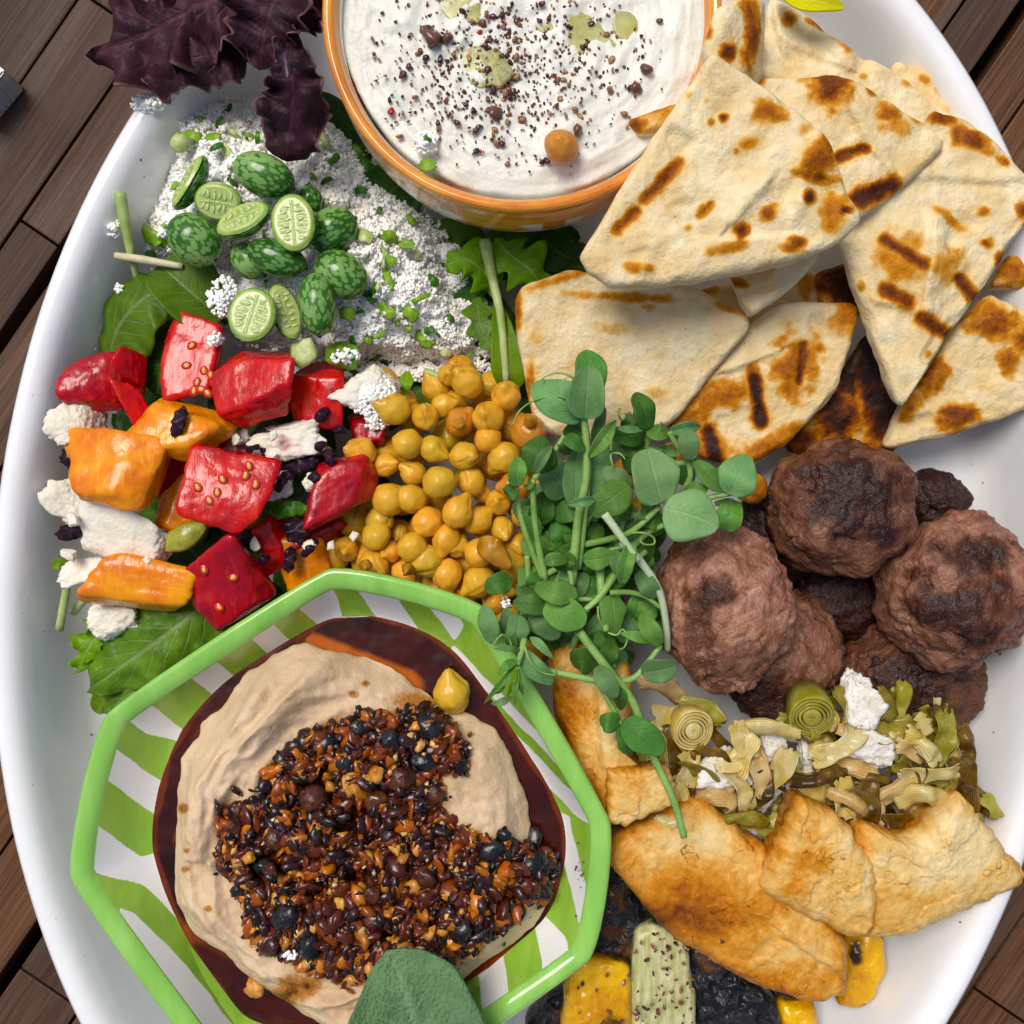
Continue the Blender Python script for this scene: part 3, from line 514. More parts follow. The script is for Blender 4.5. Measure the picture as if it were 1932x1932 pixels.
# ------------------------------------------------------------------ the octagonal dish
DRZ = .066
DV = [(626, 1058), (916, 1132), (1164, 1560), (1130, 1812), (690, 2110), (400, 2040), (116, 1656), (182, 1348)]
DCx = (640, 1588)
OILZ = .0500
OILO = [(500, 1240), (560, 1203), (620, 1172), (680, 1162), (780, 1185), (855, 1232), (920, 1318), (985, 1410), (1035, 1490), (1064, 1560), (1062, 1640), (1032, 1725), (950, 1795), (885, 1855), (800, 1960), (650, 2010), (480, 1955), (388, 1825), (330, 1720), (298, 1620), (296, 1540), (322, 1430), (370, 1350), (430, 1285)]
def build_dish():
    n = 320
    base = np.array([P(x, y, DRZ) for x, y in DV]); c = P(*DCx, DRZ)
    outl = resample(chaikin(chaikin(base, 1, .085), 2, .28), n)
    def ring(inset, z, smooth=0.0):
        d = outl[:, :2] - c[:2]; L = np.linalg.norm(d, axis=1)[:, None]; q = c[:2] + d * (1 - inset / L)
        if smooth:
            for _ in range(int(smooth)): q = (np.roll(q, 1, 0) + q * 2 + np.roll(q, -1, 0)) / 4
        return np.c_[q, np.full(n, z)]
    seq = [(.075, .0165, 60, 0), (.052, .0165, 60, 0), (.05, .0125, 60, 0), (.047, .0125, 60, 0), (.045, .0175, 60, 0), (.036, .024, 40, 0), (.024, .036, 20, 0), (.012, .050, 6, 0), (.004, .059, 0, .3), (.001, .0625, 0, 1), (.0, .0640, 0, 1), (.0002, .0653, 0, 1), (.0008, .0659, 0, 1), (.0018, .0660, 0, 1), (.0040, .0655, 0, 1), (.0056, .0649, 0, 1), (.0064, .0640, 0, .95)]
    rings_ = [ring(a, z, s) for a, z, s, _ in seq]
    fl = resample(chaikin(np.array([P(x, y, OILZ) for x, y in OILO]), 2), 400); q = fl[:, :2] - c[:2]; fa = np.arctan2(q[:, 1], q[:, 0]); fr = np.linalg.norm(q, axis=1); od = np.argsort(fa)
    for i in range(1, 17):
        f = i / 14; top = rings_[16 if len(seq) > 16 else -1]; dq = top[:, :2] - c[:2]; an = np.arctan2(dq[:, 1], dq[:, 0]); rt = np.linalg.norm(dq, axis=1)
        rf = np.interp(an, fa[od], fr[od], period=2 * np.pi); rad = rt + (rf - rt) * f
        rings_.append(np.c_[c[:2] + dq / rt[:, None] * rad[:, None], np.full(n, .0640 - .0142 * (1 - (1 - min(f, 1)) ** 1.4) - .0016 * max(0, f - 1) / .14)]); seq.append((0, 0, 0, 0))
    for f in (.8, .55, .3, .1):
        rings_.append(np.c_[c[:2] + (rings_[32][:, :2] - c[:2]) * f, np.full(n, .0476)]); seq.append((0, 0, 0, 0))
    V = np.vstack(rings_); R = np.repeat([q[3] for q in seq], n)
    px, py = TOPX(V); G = np.stack([px, py], 1).reshape(len(seq), n, 2); R0 = G[16]
    cor = [int(np.argmin(np.hypot(R0[:, 0] - x, R0[:, 1] - y))) for x, y in DV]; cr = lambda a, b: a[..., 0] * b[1] - a[..., 1] * b[0]
    # every wall of the dish: brush direction of its bands (degrees below the horizontal) and where its white bands meet the rim
    walls = {7: (40, [((628, 1115), (565, 1145)), ((516, 1175), (472, 1200)), ((407, 1244), (360, 1271)), ((288, 1326), (250, 1362))]), 0: (54, [((680, 1112), (758, 1132)), ((821, 1145), (868, 1168))]), 1: (46, [((1020, 1350), (1060, 1412)), ((1076, 1480), (1118, 1574)), ((870, 1080), (905, 1140))]),
             2: (76, [((1105, 1650), (1098, 1729))]), 3: (82, [((1076, 1800), (1030, 1840)), ((973, 1888), (925, 1921)), ((860, 1962), (810, 1998)), ((750, 2040), (700, 2075))]), 4: (70, [((620, 2080), (560, 2065)), ((490, 2050), (440, 2035))]), 5: (None, []), 6: (35, [((203, 1412), (196, 1475)), ((180, 1562), (168, 1636))])}
    j_ = np.arange(n); m = np.ones((len(seq), n))
    for w, (g, cl) in walls.items():
        a_, b_ = cor[w], cor[(w + 1) % 8]; sel = ((j_ - a_) % n) < ((b_ - a_) % n); E0, E1 = R0[a_], R0[b_]; tau = (E1 - E0) / np.linalg.norm(E1 - E0); W_ = G[:, sel] - E0
        wob = 5 * fbm(np.c_[G[:, sel].reshape(-1, 2) / 75., np.zeros(W_.shape[0] * W_.shape[1])], 1, 2, 3 + w).reshape(W_.shape[:2])
        if g is None:
            dist = np.abs(cr(W_, tau)) + wob; al = np.linalg.norm(E1 - E0) - W_ @ tau; inn_ = np.interp(al, [0, 78, 161, 260, 400], [0, 63, 78, 92, 98]); out_ = np.interp(al, [70, 110, 250, 400], [-8, 20, 38, 42]); sd = np.where(dist < (inn_ + out_) / 2, dist - out_, inn_ - dist); m[:, sel] = .5 + sd / 16; continue
        dv = np.array([math.cos(math.radians(g)), math.sin(math.radians(g))]); den = cr(tau, dv); t = cr(W_, dv) / den + wob / abs(den); sd = np.full(t.shape, 1e3)
        for p0, p1 in cl:
            u0, u1 = sorted(((np.array(p0) - E0) @ tau, (np.array(p1) - E0) @ tau)); sd = np.minimum(sd, np.maximum(u0 - t, t - u1) * abs(den))
        m[:, sel] = .5 + sd / 16
    m = np.clip(m, 0, 1).ravel()
    k = len(seq); F = grid_faces(k, n, True); F.append([(k - 1) * n + j for j in range(n)]); F.append([j for j in range(n)][::-1])
    split_obj('octagonal_dish', V, F, MAT['dish'], {'paint': m, 'rim': R}, (R >= .9) * 1.0, 'octagonal green and white striped ceramic dish holding hummus and chili oil', 'dish', (c[0], c[1], .0125))
build_dish()

# ------------------------------------------------------------------ yoghurt dip with oil and spices
def bits_geo(rows, sub=1):
    """many small lumps in one mesh: rows = (centre, radii, euler, colour)"""
    U, F = ICO[sub]; F = np.array(F); nv = len(U); V = np.empty((len(rows) * nv, 3)); Cc = np.empty((len(rows) * nv, 3)); FF = np.empty((len(rows) * len(F), 3), int)
    for i, (c, r, e, col) in enumerate(rows):
        J = U * (1 + RNG.uniform(-.28, .28, (nv, 1))) * np.asarray(r)
        V[i*nv:(i+1)*nv] = J @ rot(*e).T + c; Cc[i*nv:(i+1)*nv] = col; FF[i*len(F):(i+1)*len(F)] = F + i * nv
    return V, FF, Cc
DIPZ = .0735
def dip_h(V, px, py, E):
    dx, dy = px - 985, py - 60; r = np.hypot(dx, dy); th = np.arctan2(dy, dx)
    sw = fbm(np.c_[r / 52. + th * .5, th * 1.3, 0 * r + 2], 1, 3, 4, .5, True)
    a = .0018 * sw * sstep(0, 60, r) + .0007 * fbm(V, 200, 3, 8) + .0022 * fbm(V, 45, 2, 5)
    # a spoon groove and its crest
    xs = px + .25 * (py - 150)
    a += .0022 * np.exp(-((px - 1075 + .35 * np.abs(py - 230)) / 26) ** 2) * sstep(60, 200, py) * (1 - sstep(260, 340, py))
    a -= .0016 * np.exp(-(((px - 1080) * .83 - (py - 60) * .56) / 170) ** 2 - (((px - 1080) * .56 + (py - 60) * .83 - 30) / 55) ** 2)
    return a * sstep(0, .10, E)
def dip_top(x, y):
    v = P(x, y, DIPZ)[None]; return DIPZ + float(dip_h(v, np.array([x]), np.array([y]), np.array([1.]))[0]) + .0012
def build_dip():
    pts = [(986 + 346 * math.cos(a), 24 + 346 * math.sin(a), DIPZ) for a in np.linspace(0, 2 * np.pi, 40, endpoint=False)]
    V, F, E, S = slab_geo(pts, .02, n=240, rings=90, edge=.001, it=1, dome=.0012, hfun=dip_h, wob=.0006, wobf=90)
    obj('yoghurt_dip', V, F, MAT['dip'], label='thick white yoghurt dip swirled in the orange bowl, dusted with dark spices', cat='dip')
    pools = [[(838, 2), (870, -20), (905, 10), (900, 40), (868, 48), (845, 30)], [(872, 105), (905, 92), (950, 105), (960, 140), (930, 160), (890, 150)],
             [(1000, -15), (1050, 0), (1120, 40), (1160, 85), (1150, 105), (1110, 95), (1060, 75), (1020, 40)], [(1165, 30), (1185, 25), (1195, 55), (1180, 64), (1168, 48)]]
    for p in pools:
        c = np.mean(p, 0); p = [(c[0] + (x - c[0]) * 1.3, c[1] + (y - c[1]) * 1.3) for x, y in p]; z = dip_top(*c) + .0002
        V, F, E, S = slab_geo([(x, y, z) for x, y in p], .002, n=110, rings=12, edge=.0004, it=3, dome=.0001, wob=.0035, wobf=90, seed=c[0])
        obj('oil_pool', V, F, MAT['oil'], label='pool of green olive oil lying on the white dip', cat='oil', group='olive oil pools on the dip')
    rows = []; pal = [(.06, .018, .012), (.09, .028, .02), (.13, .045, .025), (.03, .014, .012), (.26, .13, .06), (.36, .20, .09), (.38, .02, .012)]
    X, Y = 965 + RNG.normal(size=2200) * 125, 130 + RNG.normal(size=2200) * 85
    ok = (X > 700) & (X < 1250) & (Y > -10) & (Y < 330) & (np.hypot(X - 986, Y - 24) < 330); X, Y = X[ok][:1000], Y[ok][:1000]
    H = DIPZ + .0012 + dip_h(np.array([P(x, y, DIPZ) for x, y in zip(X, Y)]), X, Y, np.ones(len(X)))
    for x, y, hh in zip(X, Y, H):
        big = RNG.random() < .09; r = RNG.uniform(.0008, .0014) if big else RNG.uniform(.00025, .00065)
        rows.append((P(x, y, hh + r * .2), (r, r * RNG.uniform(.5, .95), r * .55), RNG.uniform(-.6, .6, 3) + [0, 0, RNG.uniform(0, 6)], pal[RNG.choice(7, p=[.22, .20, .17, .09, .17, .11, .04])]))
    for x, y, r in ((814, 70, .0034), (805, 60, .0022), (843, 72, .002), (1090, 245, .002), (935, 214, .0024), (1200, 165, .002), (1220, 130, .0018)):
        rows.append((P(x, y, dip_top(x, y) + r * .3), (r, r * .8, r * .6), RNG.uniform(-1, 1, 3), (.13, .055, .035)))
    V, F, C = bits_geo(rows, 2)
    obj('spice_dusting', V, F, MAT['bits'], attrs={'tint': C}, label='coarse dark red and brown ground spices scattered over the white dip', cat='spices', kind='stuff')
build_dip()

# ------------------------------------------------------------------ chili oil, hummus and crisp in the striped dish
HUM = [(586, 1207), (530, 1228), (470, 1262), (400, 1352), (345, 1422), (333, 1510), (328, 1620), (330, 1700), (368, 1768), (430, 1802), (475, 1855), (540, 1892), (600, 1932), (690, 1975), (800, 1950), (850, 1880), (890, 1830), (960, 1790), (1010, 1745), (1040, 1690), (1040, 1630), (1005, 1590), (992, 1490), (948, 1385), (880, 1342), (820, 1325), (770, 1282), (690, 1242), (630, 1222)]
def build_oil():
    o = OILO
    c = np.mean(o, 0); oo = [(x + (x - c[0]) * .035 * (1 + math.sin(i * 2.3)), y + (y - c[1]) * .035 * (1 + math.sin(i * 1.7)), OILZ + .0004) for i, (x, y) in enumerate(o)]
    V, F, E, S = slab_geo(oo, .004, n=220, rings=60, edge=.0006, it=2, wob=.0012, wobf=60)
    px, py = TOPX(V); d = np.where(inpoly(px, py, o), polydist(px, py, o), 0); dh = polydist(px, py, HUM)
    thin = np.clip(1 - (d + 10 * fbm(V, 50, 2, 4)) / 9, 0, 1) * .75 + .8 * np.clip(1 - (dh + 16 * fbm(V, 60, 2, 9)) / 20, 0, 1) * np.maximum(sstep(1330, 1250, py) * (px > 560), .55 * sstep(-.05, .25, fbm(V, 45, 2, 19)))
    obj('chili_oil', V, F, MAT['chilioil'], attrs={'thin': thin, 'film': np.clip(1 - (dh + 14 * fbm(V, 60, 2, 9)) / 22, 0, 1) * np.maximum(sstep(1335, 1260, py) * (px > 580), .35 * sstep(.05, .3, fbm(V, 45, 2, 19)))}, label='glossy dark red chili oil pooled around the hummus in the striped dish', cat='oil')
build_oil()
HC = (680, 1600)
CRISP = [(690, 1345), (800, 1338), (850, 1375), (885, 1410), (885, 1455), (830, 1462), (835, 1520), (860, 1560), (930, 1580), (1020, 1605), (1058, 1630), (1035, 1690), (960, 1735), (900, 1790), (850, 1830), (740, 1860), (640, 1850), (560, 1818), (480, 1780), (470, 1720), (440, 1655), (412, 1610), (420, 1530), (490, 1505), (508, 1445), (600, 1372)]
def hum_h(V, px, py, E):
    dx, dy = px - HC[0], py - HC[1]; r = np.hypot(dx, dy); th = np.arctan2(dy, dx)
    d = np.clip(polydist(px, py, HUM), 0, 200)
    prof = .0085 * sstep(0, 70, d) ** .6
    inner = -.0022 * np.exp(-(r / 170) ** 2)
    w = fbm(np.c_[r / 60. - th * .55 + .35 * fbm(V, 40, 2, 2), th * 1.6, 0 * r], 1, 2, 9, .45, True)
    left = sstep(.2, -.5, np.cos(th - 2.7) * -1)
    sw = .0064 * w * (.35 + .65 * left) * sstep(5, 40, d)
    # two long spoon folds on the far side
    f1 = px + .62 * py - 1360 + 22 * np.sin(py / 70.); f2 = px + .40 * py - 1000 + 15 * np.sin(py / 55.)
    cr = lambda q, s: np.where(q < 0, np.exp(-(q / (s * .28)) ** 2), np.exp(-(q / s) ** 2))
    top = sstep(1520, 1360, py)
    fold = .0055 * cr(f1, 46) * top + .0050 * cr(f2, 40) * sstep(1700, 1500, py) * sstep(1230, 1300, py)
    return prof + inner + sw + fold + (.0010 * fbm(V, 300, 3, 3) + .0012 * fbm(V, 60, 2, 6)) * sstep(0, 20, d)
HZ = .0528
def hum_top(x, y):
    v = P(x, y, HZ)[None]; return HZ + float(hum_h(v, np.array([float(x)]), np.array([float(y)]), np.array([1.]))[0])
def build_hummus():
    V, F, E, S = slab_geo([(x, y, HZ) for x, y in HUM], .005, n=340, rings=120, edge=.0012, it=2, wob=.0022, wobf=110, hfun=hum_h, centre=(*HC, HZ))
    px, py = TOPX(V); ins = inpoly(px, py, CRISP); d = polydist(px, py, CRISP)
    st = np.where(ins, .75 * sstep(0, 25, d) + .35, .35 * np.exp(-d / 16))
    for x, y, r in ((590, 1555, 0), (345, 1525, 9), (350, 1640, 6), (392, 1715, 6), (668, 1310, 7), (690, 1290, 6), (555, 1866, 26), (540, 1876, 22), (580, 1860, 20), (352, 1605, 5)):
        if r: st = np.maximum(st, np.exp(-((px - x) ** 2 / (r * 1.3) ** 2 + (py - y) ** 2 / r ** 2)) * .8)
    st = np.maximum(st, .5 * np.exp(-((px - 790) / 70) ** 2 - ((py - 1330) / 30) ** 2))
    obj('hummus', V, F, MAT['hummus'], attrs={'stain': st * (1 - S)}, label='beige hummus spread in thick spoon swirls in the striped dish', cat='hummus')
build_hummus()
CR_D = None
def crisp_h(x, y):
    d = float(polydist(np.array([x]), np.array([y]), CRISP)[0]); return .0060 * min(1, d / 90) ** .7
def build_crisp():
    pal = [(.014, .006, .006), (.030, .009, .008), (.075, .016, .008), (.14, .030, .010), (.25, .060, .012), (.40, .13, .018), (.50, .22, .05), (.58, .33, .11), (.66, .52, .28)]
    pr = [.17, .20, .18, .15, .12, .07, .05, .03, .03]
    rows = []; n = 0
    xs = RNG.uniform(400, 1070, 16000); ys = RNG.uniform(1330, 1870, 16000); ins = inpoly(xs, ys, CRISP); d = polydist(xs, ys, CRISP)
    hole = fbm(np.c_[xs / 70., ys / 70., 0 * xs], 1, 2, 6) + .9 * np.exp(-((xs - 860) / 45) ** 2 - ((ys - 1650) / 35) ** 2) + .5 * np.exp(-((xs - 480) / 30) ** 2 - ((ys - 1630) / 30) ** 2) + .5 * np.exp(-((xs - 880) / 40) ** 2 - ((ys - 1540) / 45) ** 2)
    keep = (ins & (hole < .38)) | (~ins & (d < 26) & (RNG.random(16000) < .06))
    xs, ys, d, ins = xs[keep][:3600], ys[keep][:3600], d[keep][:3600], ins[keep][:3600]
    QV = np.array([P(x, y, HZ) for x, y in zip(xs, ys)]); hz = np.maximum(HZ + hum_h(QV, xs, ys, np.ones(len(xs))) * inpoly(xs, ys, HUM), OILZ); cz = .0060 * np.clip(d / 90, 0, 1) ** .7
    for x, y, h0, c0, i in zip(xs, ys, hz, cz, ins):
        z = h0 + (c0 * RNG.uniform(.15, 1.0) if i else 0)
        t = RNG.choice(9, p=pr); s = .0008 + .0024 * RNG.random() ** 1.8
        if t == 8: r = (.0013, .0008, .0006)
        elif t in (6, 7): r = (s * .95, s * .7, s * .55)
        else: r = (s * 1.35, s * RNG.uniform(.6, 1.1), s * RNG.uniform(.2, .6))
        cc = np.array(pal[t]) * RNG.uniform(.75, 1.3)
        rows.append((P(x, y, z + .0004), r, RNG.uniform(-1.1, 1.1, 3) + [0, 0, RNG.uniform(0, 6)], cc)); n += 1
    V, F, C = bits_geo(rows, 2)
    obj('chili_crisp', V, F, MAT['bits'], attrs={'tint': C}, smooth=True, label='heap of dark oily chili crisp with seeds spooned onto the hummus', cat='chili crisp', kind='stuff')
    # single pieces one can pick out of the heap
    def zt(x, y): return max(hum_top(x, y), OILZ) + crisp_h(x, y) * .85
    proto = {}
    def piece(kind, x, y, L, W_, H, ang, mat, label, cat, group, seed, box=False):
        if box: V, F, N = chunk_geo((0, 0, 0), (1, 1, 1), rnd=.2, nn=5, noise=((1.5, .25), (4, .1)), seed=seed, irr=.5, cuts=5)
        else: V, F, N = blob_geo((0, 0, 0), (1, 1, 1), 3, ((1.2, .25), (2.6, .28), (6, .14)), seed)
        z = zt(x, y); R = rot(RNG.uniform(-.4, .4), RNG.uniform(-.4, .4), ang); h = LEN(H, z)
        V = (V * np.array([LEN(L, z), LEN(W_, z), h])) @ R.T + P(x, y, z + h * .35)
        obj(kind, V, F, MAT[mat], label=label, cat=cat, group=group)
    bl = [(805, 1371, 30, 21, -.5), (674, 1376, 21, 17, .2), (738, 1398, 23, 22, -.9), (650, 1442, 17, 17, .4), (800, 1438, 27, 19, 0), (610, 1402, 25, 16, .3), (927, 1607, 26, 21, .4), (1005, 1631, 29, 20, .5), (538, 1729, 30, 22, .6), (501, 1636, 24, 16, -.3), (450, 1682, 17, 15, -.6), (585, 1787, 20, 27, .1), (867, 1751, 25, 24, .5), (950, 1576, 15, 13, 0), (548, 1442, 22, 13, .2), (885, 1660, 12, 10, 0)]
    for i, (x, y, a, b, g) in enumerate(bl): piece('black_bean', x, y, a, b, b * .75, g, 'black_bean', 'wrinkled shiny black bean lodged in the chili crisp on hummus', 'bean', 'black beans in the chili crisp', 20 + i)
    nb = [(590, 1504, 27, 25), (590, 1591, 30, 24), (518, 1580, 24, 20), (448, 1529, 19, 18), (630, 1813, 27, 20), (760, 1470, 24, 26), (437, 1560, 20, 22), (700, 1690, 20, 18), (820, 1500, 20, 18), (800, 1655, 24, 18)]
    for i, (x, y, a, b) in enumerate(nb): piece('brown_bean', x, y, a, b, b * .7, i, 'brown_bean', 'reddish brown fried bean sticking out of the chili crisp', 'bean', 'brown beans in the chili crisp', 60 + i)
    nn_ = [(647, 1584, 20, 14), (707, 1463, 25, 19), (954, 1642, 22, 17), (756, 1782, 19, 17), (660, 1480, 22, 14), (762, 1560, 22, 15), (520, 1700, 17, 12), (640, 1700, 19, 13), (690, 1800, 15, 11), (480, 1745, 11, 17), (600, 1745, 17, 13), (820, 1460, 13, 10), (843, 1690, 14, 11), (575, 1410, 10, 8), (655, 1402, 9, 17), (550, 1470, 10, 9), (570, 1460, 11, 8), (720, 1520, 12, 9), (810, 1760, 16, 12), (745, 1600, 15, 10), (770, 1700, 14, 10), (680, 1630, 12, 9), (900, 1690, 13, 9), (545, 1600, 12, 10), (870, 1700, 12, 9), (630, 1660, 11, 9)]
    for i, (x, y, a, b) in enumerate(nn_): piece('chopped_nut', x, y, a, b, b * .8, i * 1.3, ('nut', 'nut', 'dried_chili')[i % 3], ('golden chopped nut piece in the dark chili crisp', 'pale tan chopped nut piece in the dark chili crisp', 'orange red fried chili piece in the dark chili crisp')[0 if i % 3 < 2 else 2], 'nut', 'chopped nuts in the chili crisp', 90 + i, True)
    piece('date_cube', 709, 1511, 25, 27, 20, .2, 'date', 'glossy brown translucent cube atop the chili crisp heap', 'candied cube', None, 5, True)
    piece('almond', 510, 1456, 22, 11, 9, .1, 'dried_chili', 'reddish almond sliver poking out at the crisp heap edge over hummus', 'nut', None, 7)
    piece('almond', 430, 1605, 20, 16, 12, 1.1, 'nut', 'cracked brown nut at the crisp edge facing the white platter wall', 'nut', None, 8)
    piece('almond', 481, 1862, 17, 20, 13, .4, 'nut', 'lone nut on bare hummus by a red oil streak', 'nut', None, 9)
build_crisp()

# ------------------------------------------------------------------ naan wedges
def build_naan():
    def naan(pts, spots=(), bars=(), thick=.0085, label='', seed=1, base=0.0, edge=.0028, bend=0.0, blist=(), wob=.0012, amp=1.0, cutside=1.0, k=.12, folds=()):
        """spots (x,y,rx,ry,ang,int), bars = grill marks (x1,y1,x2,y2,w,int)"""
        def sp(px, py, V):
            q = np.full(len(px), base) * (1.0 + 1.5 * fbm(V, 90, 2, seed + 5)); jit = fbm(V, 190, 3, seed + 2)
            for x, y, rx, ry, a, it in spots:
                dx, dy = px - x, py - y; ca, sa = math.cos(a), math.sin(a); u, w = (dx * ca + dy * sa) / rx, (-dx * sa + dy * ca) / ry
                q = np.maximum(q, it * sstep(1.75, .15, np.hypot(u, w) + jit * .8)); q = np.maximum(q, min(it, .5) * .30 * sstep(2.7, .5, np.hypot(u, w) + jit * .8))
            for x1, y1, x2, y2, w, it in bars:
                ax, ay = x2 - x1, y2 - y1; t = np.clip(((px - x1) * ax + (py - y1) * ay) / (ax * ax + ay * ay), 0, 1); dd = np.hypot(px - x1 - t * ax, py - y1 - t * ay)
                q = np.maximum(q, it * sstep(2.1, .2, dd / w + jit * .7)); q = np.maximum(q, it * .26 * sstep(3.8, .5, dd / w + jit))
            return q
        def hf(V, px, py, E):
            h = amp * (.0024 * fbm(V, 34, 3, seed) + .0012 * fbm(V, 95, 3, seed + 1) + .0004 * fbm(V, 300, 2, seed + 9))
            pits = fbm(V, 60, 2, seed + 4); h -= .0016 * amp * sstep(.22, .45, pits)
            for x, y, rx, ry, a, it in spots:
                dx, dy = px - x, py - y; ca, sa = math.cos(a), math.sin(a); u, w = (dx * ca + dy * sa) / (rx * 1.25), (-dx * sa + dy * ca) / (ry * 1.25)
                h += min(.0028, LEN(min(rx, ry), .07) * .26) * np.exp(-(u * u + w * w) * 1.1)
            for x1, y1, x2, y2, w_, it in bars:
                ax, ay = x2 - x1, y2 - y1; t = np.clip(((px - x1) * ax + (py - y1) * ay) / (ax * ax + ay * ay), 0, 1); h -= .0009 * np.exp(-(np.hypot(px - x1 - t * ax, py - y1 - t * ay) / w_) ** 2)
            for x1, y1, x2, y2, w_, hh in folds:
                ax, ay = x2 - x1, y2 - y1; L = math.hypot(ax, ay); t = np.clip(((px - x1) * ax + (py - y1) * ay) / L ** 2, 0, 1)
                sgn = ((px - x1) * ay - (py - y1) * ax) / L; dd = np.hypot(px - x1 - t * ax, py - y1 - t * ay)
                h += hh * np.where(sgn > 0, np.exp(-(dd / w_) ** 2), np.exp(-(dd / (w_ * .25)) ** 2))
            return h + bend * (1 - E) ** 2
        V, F, E, S = slab_geo(pts, thick, n=190, rings=56, edge=edge, it=3, k=k, wob=wob, wobf=70, seed=seed, hfun=hf, sub=5)
        V[:, :2] += (fbm(V, 260, 2, seed) * .0005 * (S > 0))[:, None]
        px, py = TOPX(V); q = sp(px, py, V)
        obj('naan_wedge', V, F, MAT['naan'], attrs={'char': np.clip(q, 0, 1) * (1 - .6 * sstep(0, .3, S)), 'crumb': sstep(.0, .35, S) * cutside * .9}, label=label, cat='naan bread', group='naan wedges piled on the platter')
    # lowest layer first
    naan([(1688, 105, .046), (1760, 132, .046), (1816, 178, .045), (1838, 238, .045), (1780, 300, .045), (1660, 240, .046)], [(1790, 165, 30, 22, .6, .35), (1745, 150, 14, 9, .4, .3), (1815, 205, 14, 10, 1, .35)], base=.13, seed=11, thick=.009, label='naan wedge with toasted rounded edge, lowest against the white platter rim')
    naan([(1448, -8, .054), (1515, 18, .054), (1600, 82, .053), (1690, 130, .051), (1780, 192, .050), (1845, 236, .049), (1800, 330, .050), (1600, 330, .054), (1438, 150, .058)], [(1490, 38, 12, 12, 0, .5), (1552, 52, 9, 7, .6, .6), (1530, 40, 12, 7, .5, .4), (1600, 85, 26, 12, .5, .35), (1648, 105, 10, 7, .4, .4), (1630, 145, 8, 6, 0, .3), (1718, 150, 12, 7, .3, .3), (1790, 205, 16, 8, .5, .25), (1712, 155, 15, 8, .2, .3)], seed=12, label='large pale naan wedge under the yellow leaf', folds=[(1460, 30, 1475, 95, 14, .002), (1480, 80, 1600, 130, 20, .0015)])
    naan([(1332, 78, .088), (1352, 8, .087), (1395, -22, .083), (1452, -14, .076), (1450, 62, .074), (1444, 150, .074), (1400, 160, .080), (1345, 118, .088)], [(1416, 25, 14, 34, -.25, .55), (1420, 70, 16, 40, .05, .6), (1374, 95, 13, 18, 0, .72), (1338, 62, 10, 14, 0, .45), (1410, 110, 14, 30, 0, .5)], seed=13, thick=.010, edge=.006, label='curled naan piece with long brown blister leaning on the orange bowl', wob=.0008)
    naan([(1250, 560, .034), (1400, 530, .036), (1545, 505, .038), (1565, 620, .036), (1420, 690, .033), (1290, 680, .032)], [(1340, 545, 20, 10, 0, .3), (1520, 540, 22, 26, 0, .3)], base=.1, seed=14, label='buried naan wedge seen in the gap under the top wedge tip')
    naan([(1540, 512, .042), (1600, 492, .042), (1655, 500, .042), (1650, 590, .040), (1555, 590, .040)], [(1595, 540, 55, 45, 0, .9)], base=.55, seed=15, thick=.012, label='dark burnt naan crust lump hidden between the paler wedges')
    naan([(1870, 540, .047), (1912, 474, .047), (1985, 498, .047), (1960, 545, .047)], [(1910, 515, 40, 25, 0, .5)], base=.3, seed=16, label='small toasted naan corner peeking from under the big wedge near the rim')
    naan([(1480, 850, .030), (1550, 760, .034), (1640, 620, .040), (1720, 640, .040), (1720, 790, .034), (1690, 855, .030), (1600, 870, .028)], [(1600, 700, 40, 60, .6, .9), (1670, 760, 50, 60, .3, .95), (1580, 790, 40, 40, .5, .9)], base=.62, seed=17, label='deeply charred dark brown naan wedge in the shade above the meatballs')
    naan([(1668, 850, .040), (1700, 775, .044), (1790, 640, .048), (1862, 550, .050), (1935, 588, .050), (2010, 650, .050), (1995, 752, .048), (1932, 775, .046), (1800, 820, .042)], [(1755, 710, 30, 32, .3, .6), (1800, 785, 42, 24, -.2, .68), (1880, 610, 60, 34, .3, .55), (1900, 680, 20, 26, 0, .5), (1940, 640, 30, 30, 0, .5), (1720, 770, 16, 26, .3, .5)], base=.08, seed=18, label='naan wedge with big brown toast patches resting on the platter wall')
    naan([(1262, 800, .040), (1330, 712, .044), (1425, 600, .047), (1480, 568, .048), (1622, 570, .049), (1608, 650, .048), (1582, 742, .046), (1485, 842, .042), (1398, 888, .039), (1318, 858, .038)], [(1500, 690, 44, 60, .3, .5), (1370, 745, 70, 26, -.3, .45), (1595, 600, 26, 40, 0, .42), (1440, 850, 90, 24, -.5, .45), (1300, 800, 40, 24, -.5, .5), (1345, 850, 36, 30, 0, .45), (1420, 700, 14, 14, 0, .5)], [(1423, 715, 1437, 800, 11, .92), (1337, 815, 1350, 870, 12, .92), (1515, 650, 1508, 720, 9, .7)], base=.06, seed=19, label='grilled naan wedge with two black grill bars beside the pea shoots', folds=[(1370, 700, 1470, 660, 22, .0018)])
    naan([(1300, 430, .058), (1400, 440, .058), (1556, 474, .060), (1510, 530, .060), (1422, 597, .061), (1402, 565, .061), (1382, 518, .060)], [(1395, 535, 18, 9, .2, .5), (1460, 540, 40, 20, 0, .1)], seed=20, label='naan tip poking out below the front edge of the topmost wedge', thick=.008)
